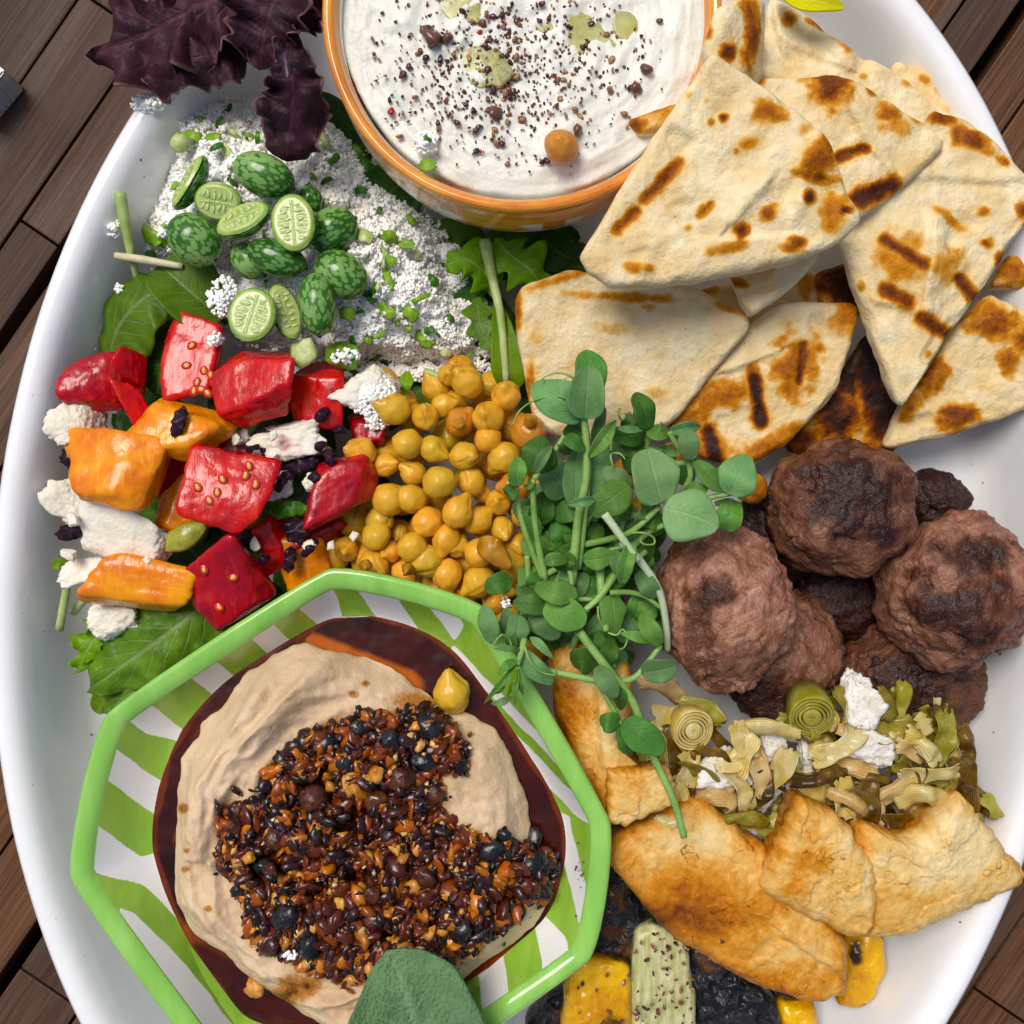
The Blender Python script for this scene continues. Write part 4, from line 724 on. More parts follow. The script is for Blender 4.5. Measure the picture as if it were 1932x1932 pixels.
    naan([(968, 566, .052), (988, 538, .053), (1080, 505, .055), (1145, 518, .056), (1300, 535, .056), (1428, 600, .053), (1335, 722, .048), (1262, 804, .045), (1190, 836, .044), (1012, 815, .046), (984, 690, .049)], [(1180, 560, 120, 10, .05, .34), (1060, 525, 70, 9, -.3, .38), (1230, 580, 22, 10, .3, .25), (1010, 640, 20, 14, 0, .2), (1380, 585, 40, 9, .4, .34), (975, 580, 10, 40, 0, .5), (1000, 720, 9, 60, .1, .42), (1150, 620, 30, 14, 0, .22), (1090, 690, 34, 14, 0, .16), (1240, 740, 26, 14, 0, .22)], seed=21, amp=.6, label='smooth pale flatbread square tucked under the pea shoots')
    naan([(1752, 208, .062), (1830, 228, .061), (1890, 278, .060), (1932, 320, .060), (1985, 375, .060), (1935, 425, .061), (1885, 512, .062), (1805, 620, .060), (1704, 768, .056), (1690, 758, .056), (1642, 620, .060), (1598, 470, .064), (1580, 440, .065), (1640, 380, .066), (1735, 300, .065)], [(1775, 222, 26, 14, .3, .62), (1830, 262, 36, 18, .5, .66), (1893, 305, 14, 9, .6, .5), (1700, 490, 50, 50, .2, .34), (1790, 500, 34, 36, .4, .28), (1862, 460, 14, 12, .3, .6), (1890, 490, 11, 14, -.4, .62), (1855, 400, 11, 10, 0, .48), (1930, 400, 12, 18, 0, .7), (1770, 395, 26, 9, .5, .3), (1752, 668, 9, 9, 0, .4), (1625, 540, 7, 10, 0, .35), (1800, 420, 30, 9, .6, .34)], [(1668, 452, 1740, 496, 11, .72), (1668, 545, 1715, 570, 12, .7), (1808, 525, 1838, 562, 10, .72), (1740, 600, 1788, 632, 11, .72)], seed=22, label='long pointed naan wedge with grill stripes, its tip aimed at the meatballs', folds=[(1760, 420, 1735, 590, 26, .0028), (1650, 570, 1740, 590, 12, .0014), (1730, 330, 1900, 340, 30, .0018)])
    naan([(1425, 150, .070), (1470, 142, .070), (1570, 136, .070), (1642, 165, .069), (1742, 225, .067), (1792, 268, .066), (1742, 322, .067), (1650, 397, .069), (1618, 412, .070), (1480, 340, .074)], [(1566, 168, 38, 36, .3, .68), (1678, 210, 20, 19, 0, .6), (1690, 240, 34, 20, 0, .28), (1645, 168, 14, 11, .3, .45), (1435, 152, 12, 9, 0, .5), (1730, 225, 15, 11, .6, .32), (1652, 400, 11, 8, -.6, .75), (1520, 150, 20, 8, 0, .25)], [(1580, 298, 1630, 280, 9, .68), (1620, 375, 1682, 350, 15, .82)], seed=23, label='naan wedge with two dark round blisters near its baked edge', folds=[(1590, 190, 1650, 290, 26, .002)])
    naan([(1345, 92, .089), (1375, 110, .089), (1482, 180, .087), (1560, 262, .085), (1592, 322, .084), (1612, 380, .083), (1630, 416, .082), (1588, 458, .082), (1480, 497, .082), (1330, 527, .082), (1220, 537, .082), (1152, 541, .082), (1108, 505, .082), (1096, 480, .082), (1150, 388, .084), (1232, 258, .087), (1292, 168, .089)], [(1450, 215, 34, 22, .4, .5), (1366, 222, 9, 9, 0, .68), (1342, 230, 7, 7, 0, .5), (1410, 270, 20, 11, -.5, .4), (1390, 285, 7, 7, 0, .5), (1550, 300, 34, 38, .2, .52), (1545, 335, 36, 12, .2, .6), (1528, 372, 12, 14, 0, .86), (1575, 400, 30, 34, .3, .42), (1597, 396, 15, 8, -.3, .97), (1448, 402, 22, 13, -.6, .58), (1398, 436, 15, 14, 0, .72), (1380, 465, 45, 12, -.2, .38), (1505, 455, 16, 12, 0, .62), (1490, 470, 22, 10, 0, .5), (1325, 395, 12, 14, .3, .35), (1200, 505, 26, 12, .1, .4), (1222, 505, 12, 10, 0, .42), (1335, 190, 9, 7, 0, .3), (1300, 180, 7, 7, 0, .3), (1298, 430, 9, 7, 0, .3), (1520, 240, 18, 14, .5, .25)], [(1215, 378, 1278, 308, 10, .60), (1165, 432, 1200, 398, 10, .58), (1322, 406, 1342, 385, 8, .4)], seed=24, thick=.009, label='topmost broad naan wedge with blistered corner lying across the bowl edge', folds=[(1380, 420, 1440, 355, 30, .0022), (1530, 270, 1500, 380, 30, .0026), (1330, 445, 1480, 440, 24, -.0016)])
    naan([(1187, 224, .0775), (1212, 210, .079), (1262, 192, .081), (1305, 190, .083), (1300, 232, .083), (1255, 240, .081), (1208, 249, .0785)], [(1200, 232, 18, 16, 0, .62), (1240, 205, 34, 9, -.2, .4)], base=.26, seed=25, thick=.007, edge=.003, label='toasted naan finger dipping into the white yoghurt dip', cutside=.2)
build_naan()

# ------------------------------------------------------------------ chickpeas
def chick_mesh(seed):
    U, F = ICO[4]; V = U.copy()
    d = .13 * fbm(U, 1.2, 2, seed) + .05 * fbm(U, 3.5, 2, seed + 3)
    beak = np.exp(-((U[:, 0] - 1) ** 2 + U[:, 1] ** 2 + (U[:, 2] - .1) ** 2) / .10); d += .42 * beak
    seam = np.exp(-((U[:, 1] + .12 * np.sin(U[:, 2] * 3 + seed)) / .055) ** 2) * sstep(-.35, .5, U[:, 0]); d -= .10 * seam; d -= .07 * np.exp(-((U[:, 0] - .55) ** 2 + (U[:, 2] - .75) ** 2) / .05)
    d -= .05 * np.exp(-((U[:, 0] + .2) ** 2 + (U[:, 2] - 1) ** 2 + (U[:, 1]) ** 2) / .2) * (seed % 2)
    V = U * (1 + d)[:, None] * np.array([1.0, .95 - .05 * (seed % 3), .92]); return V, F, {'seam': seam}
def build_chickpeas():
    mk_ = lambda s_, m_: (lambda q: make_mesh('chickpea', q[0], q[1], MAT[m_], q[2]))(chick_mesh(s_)); Ms = [mk_(q, 'chick') for q in range(1, 13)]; Mo = [mk_(q, 'ochick') for q in (14, 15, 16)]
    rr = random.Random(3)
    def put(x, y, z, rpx, oily=False, label='small glossy golden chickpea in the chickpea heap', group='chickpeas heaped on the platter', e=None):
        o = bpy.data.objects.new('chickpea', (Mo if oily else Ms)[rr.randrange(3 if oily else 12)]); COL.objects.link(o); r = LEN(rpx, z) * rr.uniform(.90, 1.06)
        o.location = tuple(P(x, y, z)); o.scale = (r, r, r); o.rotation_euler = e or (rr.uniform(0, 6.3), rr.uniform(0, 6.3), rr.uniform(0, 6.3))
        return tag(o, label, 'chickpea', group)
    L = [(310,400,100),(495,445,90),(600,380,78),(735,250,98),(630,210,72),(955,325,100),(855,450,98),(690,480,84,1),(850,575,92),(1085,535,104,1),(970,520,62),(390,600,95),(540,630,88),(125,650,102),(715,670,96),(265,720,82),(940,680,92),(425,765,78),(575,820,108),(755,815,85),(820,880,66),(290,915,95),(415,910,88),(910,935,80),(1010,840,88,1),(510,1045,90),(680,990,103),(790,1035,84),(935,1085,84),(1065,1000,92),(1225,960,92),(235,1035,84),(215,1120,96),(345,1110,60),(420,1190,100),(615,1140,92),(680,1180,80),(800,1225,95),(1025,1180,80),(1145,1220,82,1),(1250,1130,82),(45,1200,88),(200,1295,98),(375,1345,88),(510,1270,95),(620,1345,95),(800,1385,98),(1000,1305,92),(515,1395,66),(690,1440,72),(890,1490,80),(935,1620,72),(870,1580,66),(155,1240,72),(1335,990,74,1),(1150,820,62),(290,1215,80),(1110,1440,80),(1180,1330,80),(1080,1660,80),(1240,1500,80),(1110,1780,80),(1330,1200,80),(1400,1400,80),(1300,760,80),(1230,800,70)]
    for q in L:
        x, y = 639 + q[0] * .33069, 639 + q[1] * .33069; r = q[2] * .33069
        z = .0415 + (q[2] - 62) / 46 * .011 - .010 * (math.hypot(x - 850, y - 880) / 260) ** 2 * .8
        put(x, y, z, r * 1.02, len(q) > 3, 'orange oil stained chickpea in the chickpea heap' if len(q) > 3 else 'small glossy golden chickpea in the chickpea heap')
    for x, y in ((700, 800), (760, 760), (820, 740), (900, 740), (720, 860), (780, 850), (840, 830), (900, 810), (960, 800), (700, 940), (760, 940), (820, 930), (880, 900), (940, 880), (1000, 870), (680, 1010), (740, 1010), (800, 1000), (860, 980), (920, 970), (980, 950), (1040, 940), (640, 1040), (700, 1070), (760, 1070), (820, 1060), (880, 1050), (940, 1040), (1000, 1020), (880, 1120), (940, 1110), (1000, 1090), (1050, 1060), (960, 1180), (1000, 1160), (1060, 1130), (1100, 1010), (1110, 950), (1160, 960), (1150, 1020), (1170, 1080), (1210, 1030), (1060, 990), (1120, 1130), (1160, 1140), (1060, 1180), (1110, 1190), (1150, 1190), (1030, 1110), (1080, 900), (1140, 900), (660, 980), (610, 1060), (830, 1120), (900, 1170), (680, 880), (790, 790), (860, 760), (930, 740), (960, 850), (1190, 900), (1210, 960), (990, 1230), (1110, 1090), (720, 730), (870, 690)):
        put(x + rr.uniform(-9, 9), y + rr.uniform(-9, 9), .0335 + rr.uniform(-.003, .003), 34, False, 'shaded chickpea half hidden under the others in the heap')
    V, F, u, v = leaf_geo([(905, 1015, .0560), (930, 1040, .0575), (965, 1072, .0555)], 50, 'oval', cup=-.5, nu=18, nv=11, seed=3, wavy=.004)
    obj('chickpea_husk', V, F, MAT['husk'], attrs={'lu': u, 'lv': v}, solid=.0003, label='loose translucent amber chickpea husk lying on the chickpea heap', cat='chickpea husk')
    for hx, hy, ha in ((868, 800, .4), (1000, 795, -.5), (690, 1068, .1), (770, 1075, .6)):
        V, F, u, v = leaf_geo([(hx - 14 * math.cos(ha), hy - 14 * math.sin(ha), .0535), (hx, hy, .0560), (hx + 14 * math.cos(ha), hy + 14 * math.sin(ha), .0535)], 26, 'oval', cup=-.4, nu=12, nv=9, seed=hx, wavy=.006)
        obj('chickpea_husk', V, F, MAT['husk'], attrs={'lu': u, 'lv': v}, solid=.0003, label='small torn orange chickpea husk stuck in the heap', cat='chickpea husk', group='torn chickpea husks')
    put(1059, 277, dip_top(1059, 277) + .003, 36, True, 'single orange oily chickpea sitting on the white dip', 'none'); 
    put(853, 1308, OILZ + .0045, 36, False, 'lone chickpea floating in the chili oil beside the hummus', 'none')
    put(1420, 922, .040, 33, True, 'lone orange chickpea wedged between pea leaf and dark meatball', 'none'); put(1268, 858, .040, 26, True, 'orange chickpea glimpsed behind pea leaves under the grilled naan', 'none')
    for o in COL.objects:
        if o.get('group') == 'none': del o['group']
build_chickpeas()

# ------------------------------------------------------------------ meatballs
def build_meatballs():
    def ball(x, y, z, rx, ry, hz, seed, label, sears=(), pink=0.0, base=0.0, sub=6, rotz=0, amp=1.0):
        c = P(x, y, z); U, F = ICO[sub]
        d = amp * (.20 * fbm(U, 1.2, 2, seed) + .10 * fbm(U, 2.8, 2, seed + 1) + .07 * np.abs(fbm(U, 4.0, 1, seed + 2)) + .035 * fbm(U, 9, 2, seed + 4) + .028 * fbm(U, 20, 3, seed + 3)); cr = fbm(U, 2.2, 2, seed + 11); d -= .10 * np.exp(-(cr / .03) ** 2) * sstep(.0, .25, fbm(U, 1.7, 1, seed + 12))
        V = U * (1 + d)[:, None]; V[:, 2] = np.sign(V[:, 2]) * np.abs(V[:, 2]) ** .8; V = V * np.array([LEN(rx, z + .01) * 1.05, LEN(ry, z + .01) * 1.05, hz * .86]) + c
        px, py = TOPX(V); q = np.full(len(V), base)
        for sx, sy, srx, sry, it in sears: q = np.maximum(q, it * sstep(1.4, .3, np.hypot((px - sx) / srx, (py - sy) / sry) + .7 * fbm(U, 3.2, 3, seed + 6)))
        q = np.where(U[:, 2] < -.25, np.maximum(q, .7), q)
        pk = np.clip(pink * (.7 + .9 * fbm(U, 1.8, 2, seed + 8)), 0, 1)
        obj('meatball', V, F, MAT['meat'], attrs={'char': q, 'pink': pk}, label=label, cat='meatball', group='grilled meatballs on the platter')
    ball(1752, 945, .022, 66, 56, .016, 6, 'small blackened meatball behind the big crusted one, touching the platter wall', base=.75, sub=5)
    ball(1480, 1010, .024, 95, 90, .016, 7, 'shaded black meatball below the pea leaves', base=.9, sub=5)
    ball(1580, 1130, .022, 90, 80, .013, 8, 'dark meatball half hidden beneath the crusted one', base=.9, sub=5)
    ball(1712, 1285, .026, 128, 118, .018, 5, 'charred meatball under the pink topped one, next to leeks', [(1720, 1290, 110, 100, .8)], .1, .35)
    ball(1468, 1235, .030, 112, 128, .020, 4, 'browned meatball tucked below the pale pink one', [(1450, 1330, 110, 60, .75), (1400, 1300, 80, 80, .7)], .35, .1)
    ball(1365, 1148, .047, 122, 150, .024, 1, 'pale pink meatball beside the pea shoot stems', [(1320, 1200, 44, 60, .42), (1345, 1115, 54, 36, .6), (1420, 1060, 40, 24, .3), (1340, 1250, 60, 30, .4)], 1.0, 0)
    ball(1586, 958, .046, 132, 128, .023, 2, 'big meatball with a dark seared crust below the naan tips', [(1600, 925, 118, 92, .80), (1640, 990, 70, 56, .72), (1540, 900, 60, 50, .6)], .25, .12)
    ball(1796, 1116, .044, 132, 142, .024, 3, 'pinkish meatball with brown sear streaks by the platter wall', [(1840, 1050, 84, 44, .66), (1790, 1150, 90, 56, .66), (1850, 1200, 60, 44, .62), (1740, 1080, 40, 20, .45), (1880, 1120, 40, 60, .5)], .7, .02)
build_meatballs()

# ------------------------------------------------------------------ pastries
def build_pastries():
    def pastry(o, thick, label, seed, spots=(), base=.3, dome=.004, edge=.006, folds=(), name='pastry_piece', amp=1.0, parent=None, wob=.0013, rings=60, centre=None, k=.15):
        def hf(V, px, py, E):
            h = amp * (.0012 * fbm(V, 26, 2, seed) + .0004 * fbm(V, 130, 3, seed + 1, .5, True) + .0004 * fbm(V, 420, 2, seed)); fk = fbm(V, 55, 3, seed + 14); h += .0006 * sstep(.05, .09, fk)
            for x1, y1, x2, y2, w_, hh in folds:
                ax, ay = x2 - x1, y2 - y1; L = math.hypot(ax, ay); t = np.clip(((px - x1) * ax + (py - y1) * ay) / L ** 2, 0, 1); sgn = ((px - x1) * ay - (py - y1) * ax) / L; dd = np.hypot(px - x1 - t * ax, py - y1 - t * ay)
                h += hh * np.where(sgn > 0, np.exp(-(dd / w_) ** 2), np.exp(-(dd / (w_ * .2)) ** 2))
            return h
        V, F, E, S = slab_geo(o, thick, n=220, rings=rings, edge=edge * .62, it=2, k=k * .7, wob=wob * 1.2, wobf=200, seed=seed, dome=dome * .38, hfun=hf, sub=5, centre=centre)
        px, py = TOPX(V); q = base - .05 + .16 * fbm(V, 30, 2, seed + 2) + .25 * (1 - sstep(0, .25, E)) * .5 + (S > 0) * (.12 + .5 * fbm(V * np.array([1, 1, 5.]), 260, 2, seed))
        for x, y, rx, ry, it in spots: q += it * np.exp(-((px - x) / rx) ** 2 - ((py - y) / ry) ** 2)
        return obj(name, V, F, MAT['pastry'], attrs={'char': q}, parent=parent, **({} if parent else dict(label=label, cat='pastry', group='leek and cheese pastry pieces')))
    p = pastry([(1034, 1235, .052), (1058, 1204, .052), (1130, 1206, .054), (1192, 1250, .056), (1196, 1330, .057), (1175, 1420, .057), (1215, 1450, .056), (1240, 1500, .055), (1180, 1555, .055), (1128, 1560, .054), (1098, 1540, .053), (1078, 1470, .052), (1050, 1360, .051)], .022, 'upright browned pastry end with scorched side, touching the striped dish', 31,
               [(1060, 1410, 22, 60, .35), (1110, 1500, 26, 24, .36), (1075, 1330, 20, 70, .2), (1150, 1350, 34, 60, -.22), (1100, 1240, 40, 30, -.12)], .34, .004, .008, [(1130, 1300, 1140, 1440, 40, .0025)])
    pastry([(1144, 1452, .0625), (1200, 1452, .063), (1258, 1444, .063), (1274, 1480, .0625), (1280, 1514, .062), (1230, 1538, .062), (1184, 1562, .061), (1140, 1552, .061), (1150, 1500, .062)], .010, '', 32, [(1220, 1490, 40, 26, .02)], .26, .002, .004, name='folded_flap', parent=p, rings=36)
    pastry([(1128, 1604, .053), (1158, 1582, .054), (1225, 1552, .056), (1292, 1510, .057), (1332, 1516, .057), (1400, 1566, .056), (1450, 1604, .055), (1500, 1660, .054), (1560, 1720, .053), (1600, 1780, .052), (1605, 1885, .051), (1545, 1902, .051), (1438, 1872, .051), (1340, 1820, .051), (1258, 1762, .051), (1190, 1684, .052)], .018, 'large golden pastry turnover half lying across the grilled vegetables', 33,
           [(1320, 1680, 90, 50, .20), (1240, 1730, 60, 40, .26), (1330, 1740, 70, 36, .2), (1430, 1720, 40, 40, .16), (1420, 1650, 40, 40, -.02), (1270, 1590, 50, 40, -.2), (1350, 1570, 50, 40, -.2), (1520, 1800, 50, 50, -.1), (1440, 1860, 80, 26, .1)], .34, .006, .008, [(1480, 1760, 1590, 1830, 40, .002)])
    pastry([(1434, 1686, .062), (1470, 1600, .065), (1508, 1508, .066), (1535, 1514, .066), (1575, 1532, .066), (1612, 1566, .065), (1628, 1598, .065), (1660, 1640, .064), (1660, 1720, .062), (1648, 1772, .060), (1610, 1776, .060), (1520, 1732, .060)], .017, 'browner four cornered pastry chunk overlapping the turnover', 34,
           [(1520, 1640, 44, 34, .28), (1490, 1680, 40, 24, .26), (1560, 1570, 40, 40, .06), (1600, 1600, 30, 30, -.15), (1620, 1720, 24, 50, .05)], .27, .005, .008)
    pastry([(1618, 1568, .062), (1640, 1558, .062), (1700, 1582, .060), (1742, 1572, .060), (1778, 1535, .060), (1816, 1494, .060), (1850, 1530, .059), (1895, 1590, .058), (1945, 1652, .056), (1936, 1680, .055), (1860, 1712, .055), (1790, 1742, .055), (1705, 1776, .056), (1640, 1776, .057), (1622, 1680, .060)], .018, 'pale golden bent pastry end resting on the white platter wall', 35,
           [(1650, 1580, 36, 26, .2), (1640, 1660, 30, 50, .08), (1760, 1700, 80, 24, .08), (1800, 1600, 60, 60, -.12), (1870, 1640, 60, 40, -.05)], .20, .006, .009, [(1770, 1540, 1800, 1680, 30, .0012)], wob=.0018)
build_pastries()

# ------------------------------------------------------------------ grilled vegetables
def build_veg():
    def veg(o, thick, mat, label, seed, char=(), dome=.004, edge=.005, base=0.0, amp=1.0, name='squash_slice', wob=.0012, parent=None):
        hf = lambda V, px, py, E: amp * (.0016 * fbm(V, 60, 3, seed) + .0008 * fbm(V, 200, 3, seed + 1, .5, True))
        V, F, E, S = slab_geo(o, thick, n=120, rings=36, edge=edge * .7, it=2, k=.10, wob=wob, wobf=100, seed=seed, dome=dome * .5, hfun=hf, sub=4)
        px, py = TOPX(V); q = base + .55 * (1 - sstep(.0, .10, E)) + S * .3
        for x, y, rx, ry, it in char: q = np.maximum(q, it * sstep(1.3, .3, np.hypot((px - x) / rx, (py - y) / ry) + .5 * fbm(V, 150, 2, seed)))
        return obj(name, V, F, MAT[mat], attrs={'char': q}, parent=parent, **({} if parent else dict(label=label, cat='vegetable', group='grilled vegetables on the platter')))
    veg([(1110, 1690, .036), (1180, 1640, .037), (1215, 1700, .036), (1220, 1800, .034), (1180, 1830, .033), (1105, 1800, .033)], .016, 'charred', 'blackened squash end beside the striped dish corner', 41, amp=2)
    veg([(1070, 1812, .040), (1110, 1808, .041), (1190, 1818, .040), (1196, 1900, .039), (1190, 2000, .038), (1050, 2000, .038)], .018, 'ysquash', 'bright yellow grilled squash plank dotted with herbs, next to the dish', 42, [(1150, 1945, 22, 8, .6), (1070, 1850, 10, 50, .5)])
    veg([(1196, 1760, .039), (1230, 1738, .040), (1290, 1760, .040), (1312, 1850, .039), (1320, 2000, .037), (1186, 2000, .037), (1188, 1860, .038)], .014, 'zucchini', 'pale grilled zucchini plank speckled with spices', 43, [(1310, 1830, 10, 80, .7)], dome=.002)
    veg([(1290, 1780, .034), (1340, 1780, .036), (1420, 1850, .038), (1470, 1890, .037), (1490, 2000, .034), (1310, 2000, .034)], .018, 'charred', 'shiny black roasted eggplant piece under the golden turnover', 44, amp=2.2)
    veg([(1465, 1890, .032), (1540, 1890, .033), (1560, 2000, .031), (1462, 2000, .031)], .014, 'ysquash', 'yellow squash scrap between the black eggplant and the platter wall', 45)
    veg([(1040, 1890, .030), (1080, 1870, .030), (1085, 2000, .028), (1000, 2000, .028), (990, 1940, .028)], .012, 'charred', 'burnt vegetable piece in the shade under the dish corner', 47, amp=2)
    # ring slice under the turnover
    r = veg([(1590, 1770, .034), (1640, 1752, .035), (1672, 1772, .035), (1678, 1830, .034), (1650, 1890, .032), (1620, 1905, .032), (1585, 1900, .032)], .016, 'ysquash', 'yellow squash round with a charred rind peeking from under the turnover', 46, [(1615, 1800, 22, 40, .7), (1640, 1900, 30, 10, .6)])
    # spice flakes sprinkled on the planks
    rows = []
    for _ in range(120):
        x, y = RNG.uniform(1085, 1310), RNG.uniform(1760, 1932)
        if x < 1190 and RNG.random() < .7: continue
        if x < 1190 and y < 1825: continue
        z = .0435 - (.001 if x < 1190 else .0005); s = RNG.uniform(.0005, .0013); rows.append((P(x, y, z), (s, s * .6, s * .4), RNG.uniform(-.5, .5, 3) + [0, 0, RNG.uniform(0, 6)], [(.10, .03, .012), (.2, .07, .02), (.05, .02, .012), (.28, .14, .05)][RNG.integers(4)]))
    V, F, C = bits_geo(rows, 1); obj('spice_flakes', V, F, MAT['bits'], attrs={'tint': C}, smooth=False, label='brown spice flakes sprinkled over the grilled zucchini and squash', cat='spices', kind='stuff')
    V, F, u, v = leaf_geo([(1131, 1936, .0455), (1150, 1932, .046), (1172, 1930, .0455)], 20, 'lance', nu=14, nv=7); obj('herb_leaf', V, F, MAT['leek_brown'], attrs={'lu': u, 'lv': v}, solid=.0004, label='tiny dried herb leaf lying on the yellow squash plank', cat='herb leaf')
build_veg()

# ------------------------------------------------------------------ salad leaves
def leaf(name, path, wid, mat, parent=None, solid=.0003, label=None, cat=None, group=None, **k):
    V, F, u, v = leaf_geo(path, wid, **k)
    return obj(name, V, F, MAT[mat], parent=parent, attrs={'lu': u, 'lv': v}, solid=solid, label=label, cat=cat, group=group)
def stem(path, r, mat, parent=None, name='stem', nseg=8, **k):
    V, F = tube_geo([P(*q) for q in path], r, nseg); return obj(name, V, F, MAT[mat], parent=parent, **k)
def build_salad():
    g = 'salad leaves under the food'
    def L(path, wid, mat, label, **k): leaf('salad_leaf', path, wid, mat, label=label, cat='salad leaf', group=g, **k)
    # dark bed leaves
    rr = random.Random(9)
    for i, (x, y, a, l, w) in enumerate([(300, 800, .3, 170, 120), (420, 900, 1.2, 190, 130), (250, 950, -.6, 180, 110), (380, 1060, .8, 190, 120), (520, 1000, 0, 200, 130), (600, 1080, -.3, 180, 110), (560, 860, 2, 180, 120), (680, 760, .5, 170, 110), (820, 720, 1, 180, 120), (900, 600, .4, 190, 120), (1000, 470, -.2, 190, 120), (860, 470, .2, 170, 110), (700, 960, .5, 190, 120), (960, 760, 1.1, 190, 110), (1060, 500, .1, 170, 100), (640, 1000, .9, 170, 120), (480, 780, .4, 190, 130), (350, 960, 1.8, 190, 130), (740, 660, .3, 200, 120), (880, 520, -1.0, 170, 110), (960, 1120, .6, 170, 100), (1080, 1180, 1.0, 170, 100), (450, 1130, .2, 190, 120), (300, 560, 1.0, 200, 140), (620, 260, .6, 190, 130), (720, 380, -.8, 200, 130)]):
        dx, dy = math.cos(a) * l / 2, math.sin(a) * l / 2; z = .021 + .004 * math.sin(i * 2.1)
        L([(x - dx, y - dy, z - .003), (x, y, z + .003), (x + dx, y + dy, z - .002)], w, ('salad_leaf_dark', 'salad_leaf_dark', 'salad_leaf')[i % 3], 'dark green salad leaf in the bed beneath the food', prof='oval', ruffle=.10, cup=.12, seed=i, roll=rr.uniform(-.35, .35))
    L([(205, 690, .034), (222, 620, .041), (270, 565, .046), (335, 538, .044)], 150, 'salad_leaf', 'broad matt green leaf curling against the platter wall beside red tomato', prof='oval', cup=-.25, ruffle=.08, seed=2, roll=.35, nu=44)
    L([(420, 600, .040), (370, 560, .044), (330, 525, .045), (300, 500, .043)], 130, 'salad_leaf', 'green leaf folded under the couscous edge above the tomatoes', prof='oval', cup=.2, fold=.2, seed=4, roll=-.2)
    L([(345, 600, .034), (325, 660, .040), (305, 705, .037), (295, 745, .034)], 150, 'salad_leaf_dark', 'dark green leaf behind the red tomato wedge', prof='oval', cup=-.1, seed=5)
    L([(430, 1110, .036), (350, 1170, .043), (260, 1235, .043), (170, 1300, .036)], 170, 'salad_leaf', 'large spinach leaf with pale veins below the tomatoes, touching the dish', prof='oval', cup=-.25, ruffle=.10, rfreq=22, wavy=.003, seed=6, nu=50, nv=25)
    L([(400, 1160, .032), (330, 1250, .037), (260, 1300, .036), (195, 1345, .031)], 150, 'salad_leaf', 'spinach leaf with its tip squeezed beside the dish corner', prof='oval', cup=-.2, ruffle=.12, wavy=.003, seed=7)
    L([(230, 1140, .030), (190, 1190, .036), (165, 1225, .037), (148, 1262, .034)], 80, 'salad_leaf_bright', 'frilly bright green leaf edge on the white platter wall', prof='lobed', ruffle=.35, rfreq=26, serr=.18, seed=8)
    L([(210, 1300, .028), (195, 1320, .031), (182, 1345, .029)], 46, 'salad_leaf_bright', 'small bright leaf scrap by the striped dish corner', prof='oval', cup=.3, seed=9)
    L([(942, 560, .030), (918, 520, .036), (880, 490, .040), (840, 500, .038)], 100, 'salad_leaf_bright', 'bright lobed rocket leaf beside the couscous below the bowl', prof='lobed', cup=-.2, ruffle=.1, seed=10, nu=44)
    L([(935, 450, .036), (960, 480, .041), (1000, 510, .041), (1035, 555, .037)], 120, 'salad_leaf_bright', 'bright green rocket leaf between the bowl and pale flatbread', prof='lobed', cup=-.15, ruffle=.08, seed=11, nu=44)
    L([(900, 560, .032), (905, 610, .036), (925, 660, .036)], 70, 'salad_leaf', 'green rocket leaf lying along the pale leaf stem', prof='lobed', cup=.1, seed=12)
    L([(935, 560, .038), (950, 640, .041), (962, 700, .040), (965, 738, .036)], 62, 'salad_leaf_bright', 'bright green leaf along the flatbread edge above the chickpeas', prof='obov', fold=.3, seed=13)
    L([(1020, 440, .030), (1050, 475, .035), (1085, 490, .033)], 80, 'salad_leaf_dark', 'dark leaf in the shade under the orange bowl', prof='oval', seed=14)
    L([(770, 700, .036), (765, 725, .040), (768, 745, .038)], 26, 'salad_leaf_bright', 'small green leaf tip above the chickpeas', prof='lance', seed=15)
    L([(700, 960, .034), (650, 985, .036), (610, 975, .034)], 50, 'salad_leaf_dark', 'dark leaf scrap between tomato and chickpeas', prof='oval', seed=16)
    def S(path, r, mat, label): stem(path, r, mat, name='rocket_stalk', label=label, cat='leaf stem', group='loose salad stems')
    S([(226, 365, .048), (236, 420, .047), (248, 480, .044), (258, 525, .040)], [.0022, .0018, .0015, .001], 'salad_stem', 'thick green cut stem standing against the white platter wall')
    S([(218, 482, .046), (270, 490, .047), (345, 503, .046)], [.0012, .0014, .001], 'pale_stem', 'pale cream stem lying across the couscous edge')
    S([(138, 1060, .042), (126, 1110, .041), (112, 1188, .037)], [.0014, .0014, .0015], 'salad_stem', 'cut green stem dangling below the white cheese on the platter wall')
    S([(190, 1105, .038), (160, 1130, .036), (138, 1155, .033)], [.0013, .0014, .0015], 'salad_stem', 'short green stem beneath the orange tomato wedge')
    S([(915, 455, .040), (928, 520, .042), (945, 600, .043), (955, 720, .040)], [.0022, .0016, .0014, .0012], 'salad_stem', 'long pale rocket stem running down beside the flatbread')
    S([(800, 700, .038), (850, 720, .039), (890, 760, .037)], [.0012, .0013, .001], 'salad_stem', 'pale stem crossing behind the upper chickpeas')
    L([(128, 1070, .040), (112, 1065, .042), (100, 1072, .042)], 26, 'salad_leaf_bright', 'tiny green leaf on the stem by the platter wall', prof='oval', cup=.4, seed=3)
    # torn red lettuce at the edge of the platter
    gr = 'dark red lettuce leaves by the bowl'
    def R(path, wid, label, st=None, **k):
        r = empty('red_lettuce_leaf', P(*path[0]), label, 'lettuce leaf', gr); leaf('blade', path, wid, 'red_lettuce', parent=r, solid=.0004, **k)
        if st: stem(st, [.0020, .0016], 'lettuce_stem', r, 'rib')
